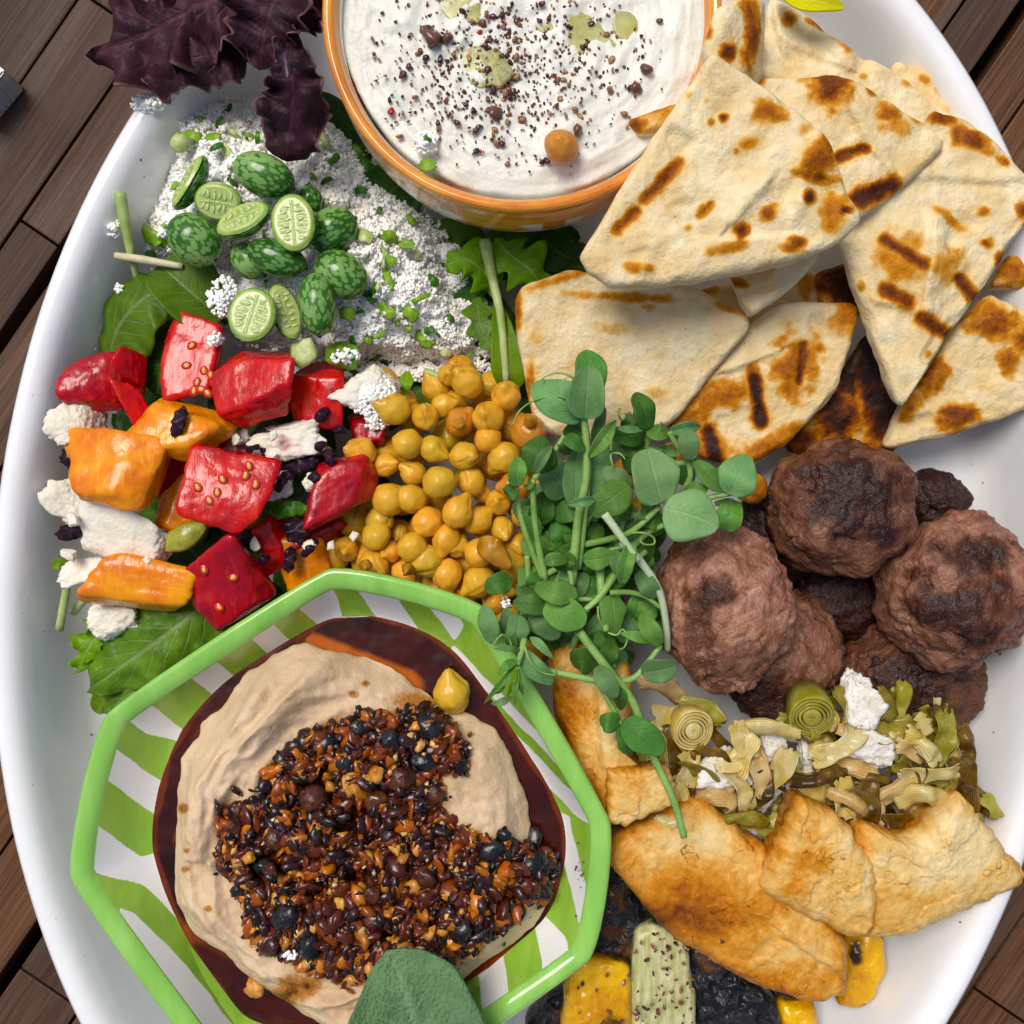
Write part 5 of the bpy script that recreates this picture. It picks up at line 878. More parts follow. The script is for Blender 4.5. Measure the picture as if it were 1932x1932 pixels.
    R([(560, -60, .058), (440, -10, .066), (320, 40, .064), (172, 112, .055)], 190, 'dark red lettuce leaf with tightly curled tip reaching over the table', prof='blunt', ruffle=.42, rfreq=30, serr=.12, sfreq=11, cup=-.25, seed=1, nu=110, nv=31, wavy=.004)
    R([(470, 95, .056), (400, 108, .061), (330, 118, .060), (262, 128, .055)], 105, 'flat dark purple lettuce leaf draped over the white platter rim', prof='blunt', ruffle=.26, rfreq=18, serr=.10, sfreq=8, cup=-.3, seed=4, nu=80, nv=25, wavy=.003)
    R([(560, -60, .070), (520, 0, .075), (500, 60, .073), (490, 130, .067)], 150, 'upright purple lettuce leaf with frilled edge next to the bowl', prof='oval', ruffle=.30, rfreq=24, serr=.14, sfreq=9, cup=.2, seed=7, nu=90, nv=27, wavy=.003)
    R([(545, 40, .072), (548, 120, .076), (552, 190, .074), (540, 305, .062)], 168, 'broad purple lettuce leaf hanging onto the couscous beside the bowl', [(533, 60, .070), (540, 110, .0745), (546, 160, .0755)], prof='wedge', ruffle=.26, rfreq=22, serr=.10, sfreq=9, cup=-.22, seed=9, nu=100, nv=31, wavy=.004)
    R([(640, -70, .066), (600, -20, .070), (585, 25, .068), (560, 50, .064)], 90, 'small frilly purple lettuce tip touching the orange bowl rim', prof='oval', ruffle=.4, rfreq=24, serr=.15, sfreq=9, seed=12, nu=70, nv=21)
    R([(420, -40, .060), (380, 10, .063), (310, 60, .060), (230, 75, .052)], 130, 'shaded red lettuce leaf folded below the curled one', prof='blunt', ruffle=.34, rfreq=22, serr=.10, sfreq=10, seed=15, nu=80, nv=25, roll=.4)
    # sage and a yellow leaf
    leaf('sage_leaf', [(830, 2140, .072), (800, 2000, .077), (770, 1885, .077), (735, 1792, .074)], 300, 'sage_leaf', solid=.0012, label='large fuzzy grey green sage leaf lying on the hummus', cat='sage leaf', prof='sage', cup=.10, fold=.06, seed=3, nu=70, nv=41, wavy=.002)
    leaf('yellow_leaf', [(1470, -20, .060), (1510, -4, .066), (1550, 4, .066), (1592, 14, .062)], 46, 'yellow_leaf', solid=.0006, label='bright yellow leaf tip by the naan at the platter rim', cat='leaf', prof='oval', cup=.3, seed=2)
build_salad()

# ------------------------------------------------------------------ couscous
COUS = [(268, 215), (285, 178), (330, 172), (420, 150), (500, 185), (600, 205), (655, 240), (715, 335), (800, 390), (835, 450), (872, 560), (918, 640), (905, 690), (860, 700), (820, 690), (760, 698), (700, 690), (660, 720), (600, 680), (540, 650), (430, 640), (398, 600), (408, 540), (430, 505), (380, 505), (330, 512), (262, 492), (248, 440), (262, 400), (285, 350), (278, 300), (300, 268), (270, 235)]
def cous_h(px, py):
    d = polydist(px, py, COUS); Q = np.c_[px / 45., py / 45., 0 * px]
    return .0190 + .0100 * sstep(-5, 45, d) + .0170 * sstep(0, 150, d) ** .8 + .0045 * sstep(-.35, .4, fbm(Q, 1, 2, 3)) * sstep(0, 30, d) + .008 * sstep(420, 260, px) * sstep(260, 170, py)
def build_couscous():
    N = 44000; xs, ys = RNG.uniform(235, 930, N), RNG.uniform(140, 730, N); ins = inpoly(xs, ys, COUS); d = polydist(xs, ys, COUS)
    clump = fbm(np.c_[xs / 26., ys / 26., 0 * xs], 1, 2, 15)
    keep = (ins & (clump > -.42)) | (~ins & (d < 12) & (clump > .1) & (RNG.random(N) < .5)); xs, ys, ins = xs[keep], ys[keep], ins[keep]
    cl2 = sstep(-.4, .45, fbm(np.c_[xs / 19., ys / 19., 0 * xs], 1, 2, 21))
    zs = cous_h(xs, ys) + .0026 * cl2 + RNG.uniform(-.0012, .0006, len(xs)); zs = np.where(ins, zs, zs - .001)
    ex = [(280, 195, 34, 18, .050, 150), (212, 432, 20, 18, .044, 60), (225, 545, 8, 10, .040, 16), (805, 270, 24, 22, .0765, 90), (700, 745, 46, 40, .049, 420), (710, 790, 26, 22, .046, 90), (405, 640, 15, 15, .054, 50), (548, 1802, 12, 9, .068, 18), (652, 672, 28, 14, .053, 60), (955, 1140, 9, 14, .056, 24), (1010, 978, 8, 16, .053, 24), (420, 560, 30, 40, .052, 200)] + [(x, y, 32, 20, .025, 230) for x, y in ((650, 712), (700, 702), (750, 706), (800, 702), (850, 706), (895, 694), (922, 655), (905, 612), (888, 575), (868, 530), (846, 480))]
    X, Y, Z = [xs], [ys], [zs]
    for x, y, a, b, z, n in ex:
        t = RNG.uniform(0, 6.28, n); r = RNG.uniform(0, 1, n) ** .6; X.append(x + a * r * np.cos(t)); Y.append(y + b * r * np.sin(t)); Z.append(z + .004 * (1 - r) * (n > 20) + RNG.uniform(-.0006, .0006, n))
    xs, ys, zs = map(np.concatenate, (X, Y, Z)); n = len(xs)
    U, F = ICO[1]; F = np.array(F); nv = len(U); s = (ZC - zs) / 1932
    C = np.c_[(xs - 966) * s, (966 - ys) * s, zs]
    rad = RNG.uniform(.00052, .00078, (n, 1)) * RNG.uniform(.8, 1.2, (n, 3)); J = U[None] * (1 + RNG.uniform(-.12, .12, (n, nv, 1))) * rad[:, None]
    a = RNG.uniform(0, 6.28, n); ca, sa = np.cos(a)[:, None], np.sin(a)[:, None]; J = np.stack([J[..., 0] * ca - J[..., 1] * sa, J[..., 0] * sa + J[..., 1] * ca, J[..., 2]], -1)
    V = (J + C[:, None]).reshape(-1, 3); FF = (F[None] + (np.arange(n) * nv)[:, None, None]).reshape(-1, 3)
    tone = np.repeat(RNG.uniform(0, 1, n), nv)
    # the compact body of the heap under the loose top grains
    B, BF, E, S = slab_geo([(x, y, .0180) for x, y in COUS], .005, n=200, rings=50, edge=.001, it=2, bottom=True)
    bx, by = TOPX(B); bz = np.where(S > 0, B[:, 2], cous_h(bx, by) - .0014); B = np.array([P(x, y, z) for x, y, z in zip(bx, by, bz)])
    V = np.vstack([V, B]); FL = FF.tolist() + [[i + n * nv for i in f] for f in BF]
    obj('couscous', V, FL, MAT['grain'], attrs={'tone': np.concatenate([tone, np.full(len(B), .35)])}, label='white couscous salad heaped beside the orange bowl', cat='couscous', kind='stuff')
build_couscous()
def build_bits():
    # scallion pieces in the couscous
    def zc(x, y): return float(cous_h(np.array([float(x)]), np.array([float(y)]))[0]) + .0035
    rr = random.Random(5)
    def flake(x, y, l, w, a, m, label, z=None):
        z = zc(x, y) if z is None else z; dx, dy = math.cos(a) * l / 2, math.sin(a) * l / 2
        leaf('scallion_piece', [(x - dx, y - dy, z - .0006), (x, y, z + .0010), (x + dx, y + dy, z + .0002)], w, m, solid=.00045, prof='strip', cup=-.28, nu=12, nv=7, seed=x, endj=.2, wavy=.003, label=label, cat='scallion', group='scallion pieces in the couscous', roll=rr.uniform(-.5, .5))
    for x, y, l, w, a, m in [(408, 162, 26, 16, 1.4, 'scallion'), (346, 188, 22, 7, 1.0, 'scallion_dark'), (430, 203, 18, 9, -1.0, 'scallion_dark'), (408, 276, 24, 14, -.5, 'scallion_dark'), (364, 255, 34, 20, .3, 'scallion'), (404, 258, 30, 18, .1, 'scallion'), (428, 290, 46, 20, .9, 'scallion_pale'), (301, 290, 36, 12, 1.2, 'scallion'), (470, 255, 24, 10, .4, 'scallion'), (690, 310, 36, 22, .8, 'scallion_dark'), (676, 282, 22, 12, .9, 'scallion'), (732, 446, 34, 20, .2, 'scallion'), (764, 458, 36, 18, .3, 'scallion'), (728, 485, 44, 20, .7, 'scallion'), (732, 525, 44, 12, 1.3, 'scallion'), (816, 528, 26, 16, .7, 'scallion_dark'), (728, 588, 36, 24, .5, 'scallion'), (772, 590, 36, 24, .6, 'scallion'), (655, 592, 30, 24, .3, 'scallion'), (700, 560, 26, 18, .8, 'scallion_dark'), (776, 415, 26, 12, .8, 'scallion'), (682, 360, 24, 14, .2, 'scallion_dark'), (690, 445, 30, 24, .4, 'scallion_pale'), (800, 640, 40, 26, .7, 'scallion'), (790, 565, 50, 8, -.5, 'scallion'), (840, 665, 22, 16, .3, 'scallion_pale'), (862, 480, 22, 10, 1.0, 'scallion'), (285, 478, 20, 14, .4, 'scallion_dark'), (600, 600, 30, 16, .5, 'scallion_dark'), (630, 300, 24, 12, -.4, 'scallion_dark'), (590, 330, 18, 9, .7, 'scallion'), (760, 340, 18, 10, .4, 'scallion_dark'), (380, 225, 14, 8, .5, 'scallion'), (310, 425, 14, 8, .5, 'scallion'), (850, 600, 18, 10, .9, 'scallion_dark'), (690, 640, 24, 14, .4, 'scallion')]:
        flake(x, y, l, w, a, m, 'chopped green scallion piece mixed into the couscous')
    k = 0
    while k < 60:
        x, y = rr.uniform(270, 910), rr.uniform(170, 690)
        if not inpoly(np.array([x]), np.array([y]), COUS)[0] or polydist(np.array([x]), np.array([y]), COUS)[0] < 14: continue
        flake(x, y, rr.uniform(9, 24), rr.uniform(5, 13), rr.uniform(0, 6.3), rr.choice(('scallion', 'scallion_dark', 'scallion_dark', 'scallion_pale')), 'tiny chopped herb fleck mixed into the couscous'); k += 1
    flake(807, 308, 30, 26, 0, 'scallion', 'green scallion bit with couscous stuck on the white dip', .0775); flake(806, 262, 18, 10, .8, 'scallion_dark', 'small parsley fleck on the couscous dropped into the dip', .0805)
    def block(x, y, z, l, w, h, a, m, label, seed, noise=((2, .06),), rnd=.3):
        V, F, N = chunk_geo((0, 0, 0), (LEN(l, z), LEN(w, z), LEN(h, z)), rnd=rnd, nn=7, noise=noise, seed=seed); V = V @ rot(.15, -.2, a).T + P(x, y, z); obj('cucumber_piece', V, F, MAT[m], label=label, cat='cucumber', group='cucumber bits in the couscous')
    block(291, 446, zc(291, 446), 24, 17, 14, -.3, 'scallion', 'green cucumber chunk at the couscous edge below the whole cucamelon', 3); block(575, 664, .050, 27, 26, 18, .5, 'scallion_pale', 'pale celery green chunk between couscous and red tomato', 4); block(650, 672, .050, 36, 26, 18, -.3, 'scallion', 'bright green cucumber chunk dusted with couscous above the cheese', 5)
    V, F = tube_geo([P(338, 272, .043), P(341, 270, .0465)], LEN(17, .045), 20, 4); obj('cucumber_piece', V, F, MAT['scallion_pale'], label='round pale green slice half sunk in couscous near the rim', cat='cucumber', group='cucumber bits in the couscous')
    # olive slices and purple basil among the tomatoes
    def ol(x, y, z, l, w, a, m, label): leaf('leaf_scrap' if 'basil' in m else 'scallion_slice', [(x - math.cos(a) * l / 2, y - math.sin(a) * l / 2, z - .001), (x, y, z + .0015), (x + math.cos(a) * l / 2, y + math.sin(a) * l / 2, z)], w, m, solid=.0012 if 'olive' in m else .0005, prof='oval' if 'olive' in m else 'blunt', cup=-.3, ruffle=.0 if 'olive' in m else .35, nu=18, nv=9, seed=x * 3 + y, label=label, cat='herb' if 'basil' in m else 'scallion')
    ol(345, 1013, .050, 96, 44, -.45, 'olive_slice', 'translucent olive green scallion slice beside the white cheese slab'); ol(440, 775, .047, 90, 30, 1.9, 'olive_slice', 'olive scallion strip between orange and red tomato'); ol(605, 848, .047, 40, 20, .1, 'olive_slice', 'short olive scallion strip by the crumbled cheese'); ol(543, 962, .050, 74, 30, -.15, 'scallion_dark', 'dark green scallion slice wedged between two red tomato cubes'); ol(470, 1040, .046, 60, 26, .7, 'scallion_dark', 'green herb slice in the shadow under the red cube')
    for x, y, z, l, w, a, lb in [(337, 795, .062, 62, 24, 1.9, 'purple basil scrap stuck on the orange tomato'), (125, 865, .043, 34, 24, 1.2, 'purple basil scrap below the topmost white cheese'), (132, 1003, .042, 56, 30, -.2, 'purple leaf scrap between white cheese lumps'), (495, 850, .049, 64, 26, 1.1, 'dark basil shred draped by the pink stained cheese'), (565, 880, .0515, 80, 26, -.3, 'wet black basil ribbon lying over red tomato'), (558, 1000, .052, 50, 44, 1.4, 'black basil flake on the shaded red tomato'), (546, 1055, .050, 50, 22, 1.7, 'purple basil strip near the dish rim'), (452, 1010, .048, 56, 30, .4, 'dark basil flake under the red cube'), (205, 1075, .052, 26, 12, -.4, 'tiny purple fleck on the small cheese crumb'), (620, 860, .050, 30, 18, -1, 'black basil curl beside the couscous dusted cheese')]: ol(x, y, z, l, w, a, 'purple_basil', lb)
    # drips and crumbs on the china
    V, F, E, S = slab_geo([(180, 1904, .0335), (195, 1904, .0335), (197, 1918, .0335), (183, 1920, .0335)], .0015, n=24, rings=5, edge=.0008, it=3); obj('oil_drop', V, F, MAT['dried_chili'], label='single orange oil drop on the white platter wall', cat='oil drop')
build_bits()

# ------------------------------------------------------------------ cucamelons
def build_cucamelons():
    U, F = ICO[5]; g = 'cucamelons on the couscous'
    def frame(ax, face=None):
        z = np.asarray(ax, float); z /= np.linalg.norm(z); f = np.array([0, 0, 1.]) if face is None else np.asarray(face, float); x = f - z * (f @ z); x /= np.linalg.norm(x); y = np.cross(z, x); return np.stack([x, y, z], 1)
    def place(o, R, c): o.rotation_euler = Matrix(R.tolist()).to_euler(); o.location = tuple(c)
    def whole(x, y, z, a, b, ang, label, tilt=0.0, seed=1):
        la, lb = LEN(a, z), LEN(b, z); V = U * (1 + .03 * fbm(U, 1.5, 2, seed))[:, None] * np.array([lb, lb * .97, la])
        o = obj('cucamelon', V, F, MAT['rind'], label=label, cat='cucamelon', group=g, origin=(0, 0, 0)); place(o, frame((math.cos(ang), -math.sin(ang), tilt)), P(x, y, z))
        T, TF, _ = blob_geo((0, 0, la * 1.0), (.0007, .0007, .0005), 2, ((3, .2),), seed); me = make_mesh('stem_scar', T, TF, MAT['brown_bean']); s = bpy.data.objects.new('stem_scar', me); COL.objects.link(s); s.parent = o
    def half(x, y, z, a, b, ang, face, label, seed=1, dark=False):
        la, lb = LEN(a, z), LEN(b, z); keep = U[:, 0]
        V = U.copy(); V[:, 0] = np.minimum(V[:, 0], .0); nr, na = 26, 72
        root = empty('cucamelon_half', (0, 0, 0), label, 'cucamelon', g)
        me = make_mesh('rind', V * (1 + .02 * fbm(U, 1.5, 2, seed))[:, None] * np.array([lb * .9, lb, la]), F, MAT['rind']); o = bpy.data.objects.new('rind', me); COL.objects.link(o); o.parent = root
        th = np.linspace(0, 2 * np.pi, na, endpoint=False); vs, rad, wd = [], [], []
        for r in np.linspace(.02, .985, nr):
            yy, zz = r * np.cos(th), r * np.sin(th); w = sstep(.35, .8, np.sin(zz * 26 + np.sign(yy) * .6) * .5 + .5) * sstep(.16, .3, np.abs(yy)) * sstep(.72, .55, r) + .7 * sstep(.06, .0, np.abs(yy)) * (r < .75)
            hh = .0006 + .0010 * (1 - sstep(.80, .98, r)) + .00035 * w; vs.append(np.c_[np.zeros(na) + hh, yy * lb, zz * la]); rad.append(np.full(na, r)); wd.append(w + 0 * yy)
        fv = np.vstack(vs); ff = [f[::-1] for f in grid_faces(nr, na, True)] + [list(range(na))]
        ff = [f[::-1] for f in ff]; me = make_mesh('flesh', fv, ff, MAT['flesh'], {'rad': np.concatenate(rad), 'wedge': np.concatenate(wd)}); fl = bpy.data.objects.new('flesh', me); COL.objects.link(fl); fl.parent = root
        rr = random.Random(seed)
        for sgn in (-1, 1):
            for k in range(6):
                zz = -.55 + k * .22 + rr.uniform(-.04, .04); yy = sgn * rr.uniform(.22, .42); T = ICO[2][0] * np.array([.0003, .00115, .00045]) @ rot(rr.uniform(-.5, .5), 0, 0).T + np.array([.0017, yy * lb, zz * la]); me = make_mesh('seed', T, ICO[2][1], MAT['cseed']); s = bpy.data.objects.new('seed', me); COL.objects.link(s); s.parent = fl
        R = frame((math.cos(ang), -math.sin(ang), .15 * (face[0] * 0)), face); place(root, R, P(x, y, z))
    whole(499, 331, .062, 61, 41, .42, 'largest whole dark green cucamelon at the top of the pile by the couscous', seed=1)
    whole(367, 453, .054, 55, 48, .75, 'plump mottled whole cucamelon next to the platter wall', seed=2)
    whole(522, 487, .058, 59, 35, .33, 'pale mottled whole cucamelon in the middle below two cut halves', seed=3)
    whole(628, 435, .053, 50, 44, -.5, 'whole cucamelon behind the upright cut half, half buried in couscous', seed=4)
    whole(643, 518, .055, 56, 45, .6, 'smooth dark whole cucamelon at the couscous side of the pile', seed=5)
    whole(599, 575, .060, 60, 37, 1.5, 'upright oval whole cucamelon above the green cucumber chunk', seed=6)
    whole(585, 376, .052, 26, 24, .9, 'small dark cucamelon end peeking behind the upright half', seed=7)
    whole(472, 492, .052, 40, 34, .8, 'dark cucamelon end under the pale mottled one', seed=8)
    half(357, 344, .056, 58, 30, -1.05, (-.75, .42, .62), 'narrow cut cucamelon half turned on its side at the couscous edge', 1)
    half(412, 381, .057, 46, 36, .15, (-.2, -.30, .9), 'shaded cut cucamelon half lying behind the juicy one', 2, True)
    half(459, 414, .063, 55, 34, -.45, (-.40, .30, .86), 'juicy cut cucamelon half with shiny wet seeds', 3)
    half(554, 421, .066, 55, 42, 1.48, (0, .06, 1), 'upright cut cucamelon half showing its full seed face', 4)
    half(476, 594, .061, 52, 45, -1.25, (-.02, -.05, 1), 'round cut cucamelon half facing up above the red tomato', 5)
    half(538, 588, .054, 56, 28, 1.25, (.45, -.1, .85), 'dim cut cucamelon half squeezed beside the round one', 6)
build_cucamelons()

# ------------------------------------------------------------------ tomatoes and cheese
def build_tomatoes():
    def tom(x, y, z, a, b, h, ang, mat, label, seed, rnd=.3, tx=0., ty=0., taper=.08, shear=.1, seeds=(), noise=((1.0, .10), (2.6, .035), (7, .012))):
        rnd = min(.75, rnd + .10); a, b, h = a * 1.2, b * 1.2, h * 1.1
        c = P(x, y, z); V, F, N = chunk_geo((0, 0, 0), (LEN(a, z), LEN(b, z), LEN(h, z)), rnd=rnd, nn=20, noise=noise, seed=seed, taper=taper, shear=shear)
        R = rot(tx, ty, ang); V = V @ R.T + c; root = obj('tomato_chunk', V, F, MAT[mat], attrs={'skin': np.zeros(len(V))}, label=label, cat='tomato', group='tomato chunks in the salad')
        px, py = TOPX(V)
        for sx, sy in seeds:
            m = np.hypot(px - sx, py - sy) < 14; zz = V[m, 2].max() if m.any() else z; T = ICO[2][0] * np.array([.0010, .0007, .0004]) @ rot(0, 0, sx).T + P(sx, sy, zz + .0001); sd_ = obj('seed', T, ICO[2][1], MAT['tseed'], parent=root); T = ICO[3][0] * np.array([.0018, .0014, .0005]) @ rot(0, 0, sx).T + P(sx, sy, zz - .0003); obj('seed_gel', T, ICO[3][1], MAT['gel'], parent=sd_)
    tom(195, 723, .046, 60, 46, 40, .2, 'crimson', 'rounded deep red tomato chunk above the corner cheese', 1, rnd=.6, taper=.05)
    tom(252, 700, .044, 20, 36, 34, .1, 'red', 'thin bright red tomato sliver behind the rounded chunk', 2, rnd=.35)
    tom(262, 775, .048, 22, 56, 32, .55, 'red', 'bright red tomato wedge standing between orange chunk and leaf', 3, rnd=.3, ty=.5)
    tom(368, 672, .046, 46, 70, 36, .08, 'red', 'seedy red tomato piece under the round cucamelon half', 4, rnd=.25, seeds=[(362, 652), (405, 723), (392, 742), (410, 745), (380, 735), (372, 722), (352, 690), (385, 700), (398, 708), (366, 738)])
    tom(488, 722, .054, 66, 64, 44, .12, 'red', 'big squared red tomato cube just below the couscous edge', 5, rnd=.18, tx=-.25, ty=-.1)
    tom(602, 745, .044, 42, 58, 40, .05, 'red', 'red tomato piece behind the couscous dusted cheese', 6, rnd=.25, tx=.1)
    tom(426, 928, .058, 68, 66, 44, -.22, 'red', 'glossy red tomato cube with yellow seeds at the heart of the salad', 7, rnd=.25, tx=-.2, ty=.15, seeds=[(410, 930), (463, 898), (482, 915), (373, 920), (470, 880), (420, 905), (395, 945)])
    tom(632, 922, .052, 76, 48, 38, .35, 'crimson', 'ragged crimson tomato chunk touching the chickpeas', 8, rnd=.35, taper=.1, shear=.05)
    tom(418, 1100, .050, 72, 66, 46, .5, 'crimson', 'deep red tomato cube with one seed resting on the spinach by the dish', 9, rnd=.2, tx=.15, ty=-.15, seeds=[(414, 1146), (385, 1075), (440, 1090)])
    tom(505, 1030, .042, 48, 42, 34, .6, 'red', 'shaded red tomato piece under the black basil', 10, rnd=.3)
    tom(580, 1000, .040, 60, 34, 32, -.3, 'crimson', 'low red tomato chunk in shadow near the chickpeas', 11, rnd=.35)
    tom(330, 900, .038, 50, 50, 36, .3, 'crimson', 'dark red tomato chunk glimpsed between the orange ones', 12, rnd=.35)
    tom(455, 860, .042, 46, 34, 32, .1, 'crimson', 'dark red tomato chunk behind the glossy cube', 13, rnd=.3)
    tom(222, 890, .058, 82, 68, 46, .05, 'orange', 'largest orange tomato chunk lying on the white cheese', 14, rnd=.35, taper=.12, tx=-.15)
    tom(185, 842, .050, 46, 34, 32, -.2, 'orange', 'folded orange tomato edge behind the largest orange chunk', 20, rnd=.45)
    tom(335, 812, .054, 78, 54, 44, -.25, 'orange', 'orange tomato chunk carrying a purple basil scrap', 15, rnd=.5, taper=-.2)
    tom(262, 1098, .050, 80, 46, 40, -.22, 'orange', 'orange tomato wedge between two white cheese lumps', 16, rnd=.6, taper=.18, ty=.1)
    tom(345, 955, .042, 38, 54, 34, .2, 'orange', 'shaded orange tomato piece under the red glossy cube', 17, rnd=.4)
    tom(575, 1060, .040, 40, 46, 32, .3, 'orange', 'amber tomato piece in the shade at the dish rim', 18, rnd=.45)
    tom(700, 815, .040, 34, 34, 30, .2, 'crimson', 'dark tomato bit below the couscous dusted cheese', 19, rnd=.4)
    def feta(x, y, z, a, b, h, ang, label, seed, rnd=.65, stain=0.0, amp=1.0, tx=0., ty=0., mat='feta', noise=None, grp='white cheese chunks in the tomato salad'):
        a, b = a * 1.13, b * 1.13; c = P(x, y, z); V, F, N = chunk_geo((0, 0, 0), (LEN(a, z), LEN(b, z), LEN(h, z)), rnd=rnd, nn=26, noise=noise or ((1.2, .22 * amp), (3.5, .16 * amp), (9, .09 * amp), (22, .03 * amp)), seed=seed, taper=.1); V = V @ rot(tx, ty, ang).T + c
        st = stain * (.5 + fbm(V, 130, 2, seed)); obj('cheese_chunk', V, F, MAT[mat], attrs={'stain': st}, label=label, cat='cheese', group=grp)
    feta(147, 800, .047, 44, 44, 36, .1, 'crumbly white cheese lump by the rounded red tomato', 1)
    feta(138, 950, .042, 36, 48, 34, .4, 'rough white cheese lump against the platter wall', 2)
    feta(238, 1003, .051, 86, 56, 34, -.38, 'big smooth white cheese slab with spice specks below the orange tomato', 3, rnd=.3, amp=.5)
    feta(160, 1075, .043, 42, 22, 26, .3, 'small cheese crumb beside the green stem', 4)
    feta(217, 1165, .041, 42, 38, 32, .2, 'white cheese lump under the orange wedge', 5)
    feta(540, 832, .050, 60, 38, 32, .25, 'pink stained cheese chunk among the red tomatoes', 6, rnd=.45, stain=.8)
    feta(525, 918, .048, 28, 24, 26, .3, 'tiny cheese cube beside the glossy red tomato', 7, stain=.5)
    feta(456, 826, .046, 17, 13, 16, .3, 'cheese crumb between tomato cubes', 9, stain=.5)
    feta(692, 735, .047, 52, 46, 34, -.5, 'crumbly cheese chunk dusted with couscous next to the chickpeas', 8, stain=.35)
    rc = random.Random(31)
    for i in range(22):
        x, y = rc.choice(((rc.uniform(120, 320), rc.uniform(790, 1150)), (rc.uniform(430, 680), rc.uniform(760, 1060)))); q = rc.uniform(7, 14)
        feta(x, y, rc.uniform(.048, .060), q, q * rc.uniform(.7, 1), q * .7, rc.uniform(0, 3), 'tiny crumb of white cheese scattered on the tomato salad', 40 + i, stain=.4 * (x > 400))
    for i in range(16):
        x, y, a = rc.uniform(430, 640), rc.uniform(770, 1060), rc.uniform(0, 3.1); l = rc.uniform(22, 44); z = rc.uniform(.050, .058)
        leaf('leaf_scrap', [(x - math.cos(a) * l / 2, y - math.sin(a) * l / 2, z - .001), (x, y, z + .0012), (x + math.cos(a) * l / 2, y + math.sin(a) * l / 2, z)], rc.uniform(9, 20), 'purple_basil', solid=.0004, prof='strip', cup=-.4, ruffle=.3, nu=14, nv=7, seed=i, label='thin dark basil shred between the red tomato chunks', cat='herb', group='basil shreds in the tomato salad')
    # cheese in the leek filling
    for x, y, z, a, b, an, lb, sd in [(1625, 1318, .052, 40, 62, .15, 'spice flecked white cheese piece above the leeks', 21), (1645, 1408, .050, 48, 40, -.3, 'herb flecked cheese lump in the leek filling', 22), (1695, 1390, .048, 36, 50, -.5, 'cheese strip beside the charred meatball', 23), (1460, 1400, .048, 30, 42, .4, 'bright cheese crumb beneath the browned meatball', 24), (1365, 1455, .047, 62, 50, .35, 'large soft cheese lump by the pastry flap', 25), (1430, 1510, .045, 56, 26, .9, 'cheese streak leading to the turnover', 26), (1500, 1490, .050, 18, 20, .2, 'small cheese fleck at the pastry tip', 27), (1540, 1420, .046, 44, 40, .2, 'soft cheese lump behind the leek round', 28), (1420, 1560, .043, 50, 30, -.2, 'cheese smear between the two pastries', 29)]:
        feta(x, y, z - (-.002 if sd in (21, 22, 25) else .002), a * .85, b * .85, min(a, b) * .7, an, lb, sd, rnd=.6, mat='hfeta', grp='cheese bits in the leek filling')
build_tomatoes()

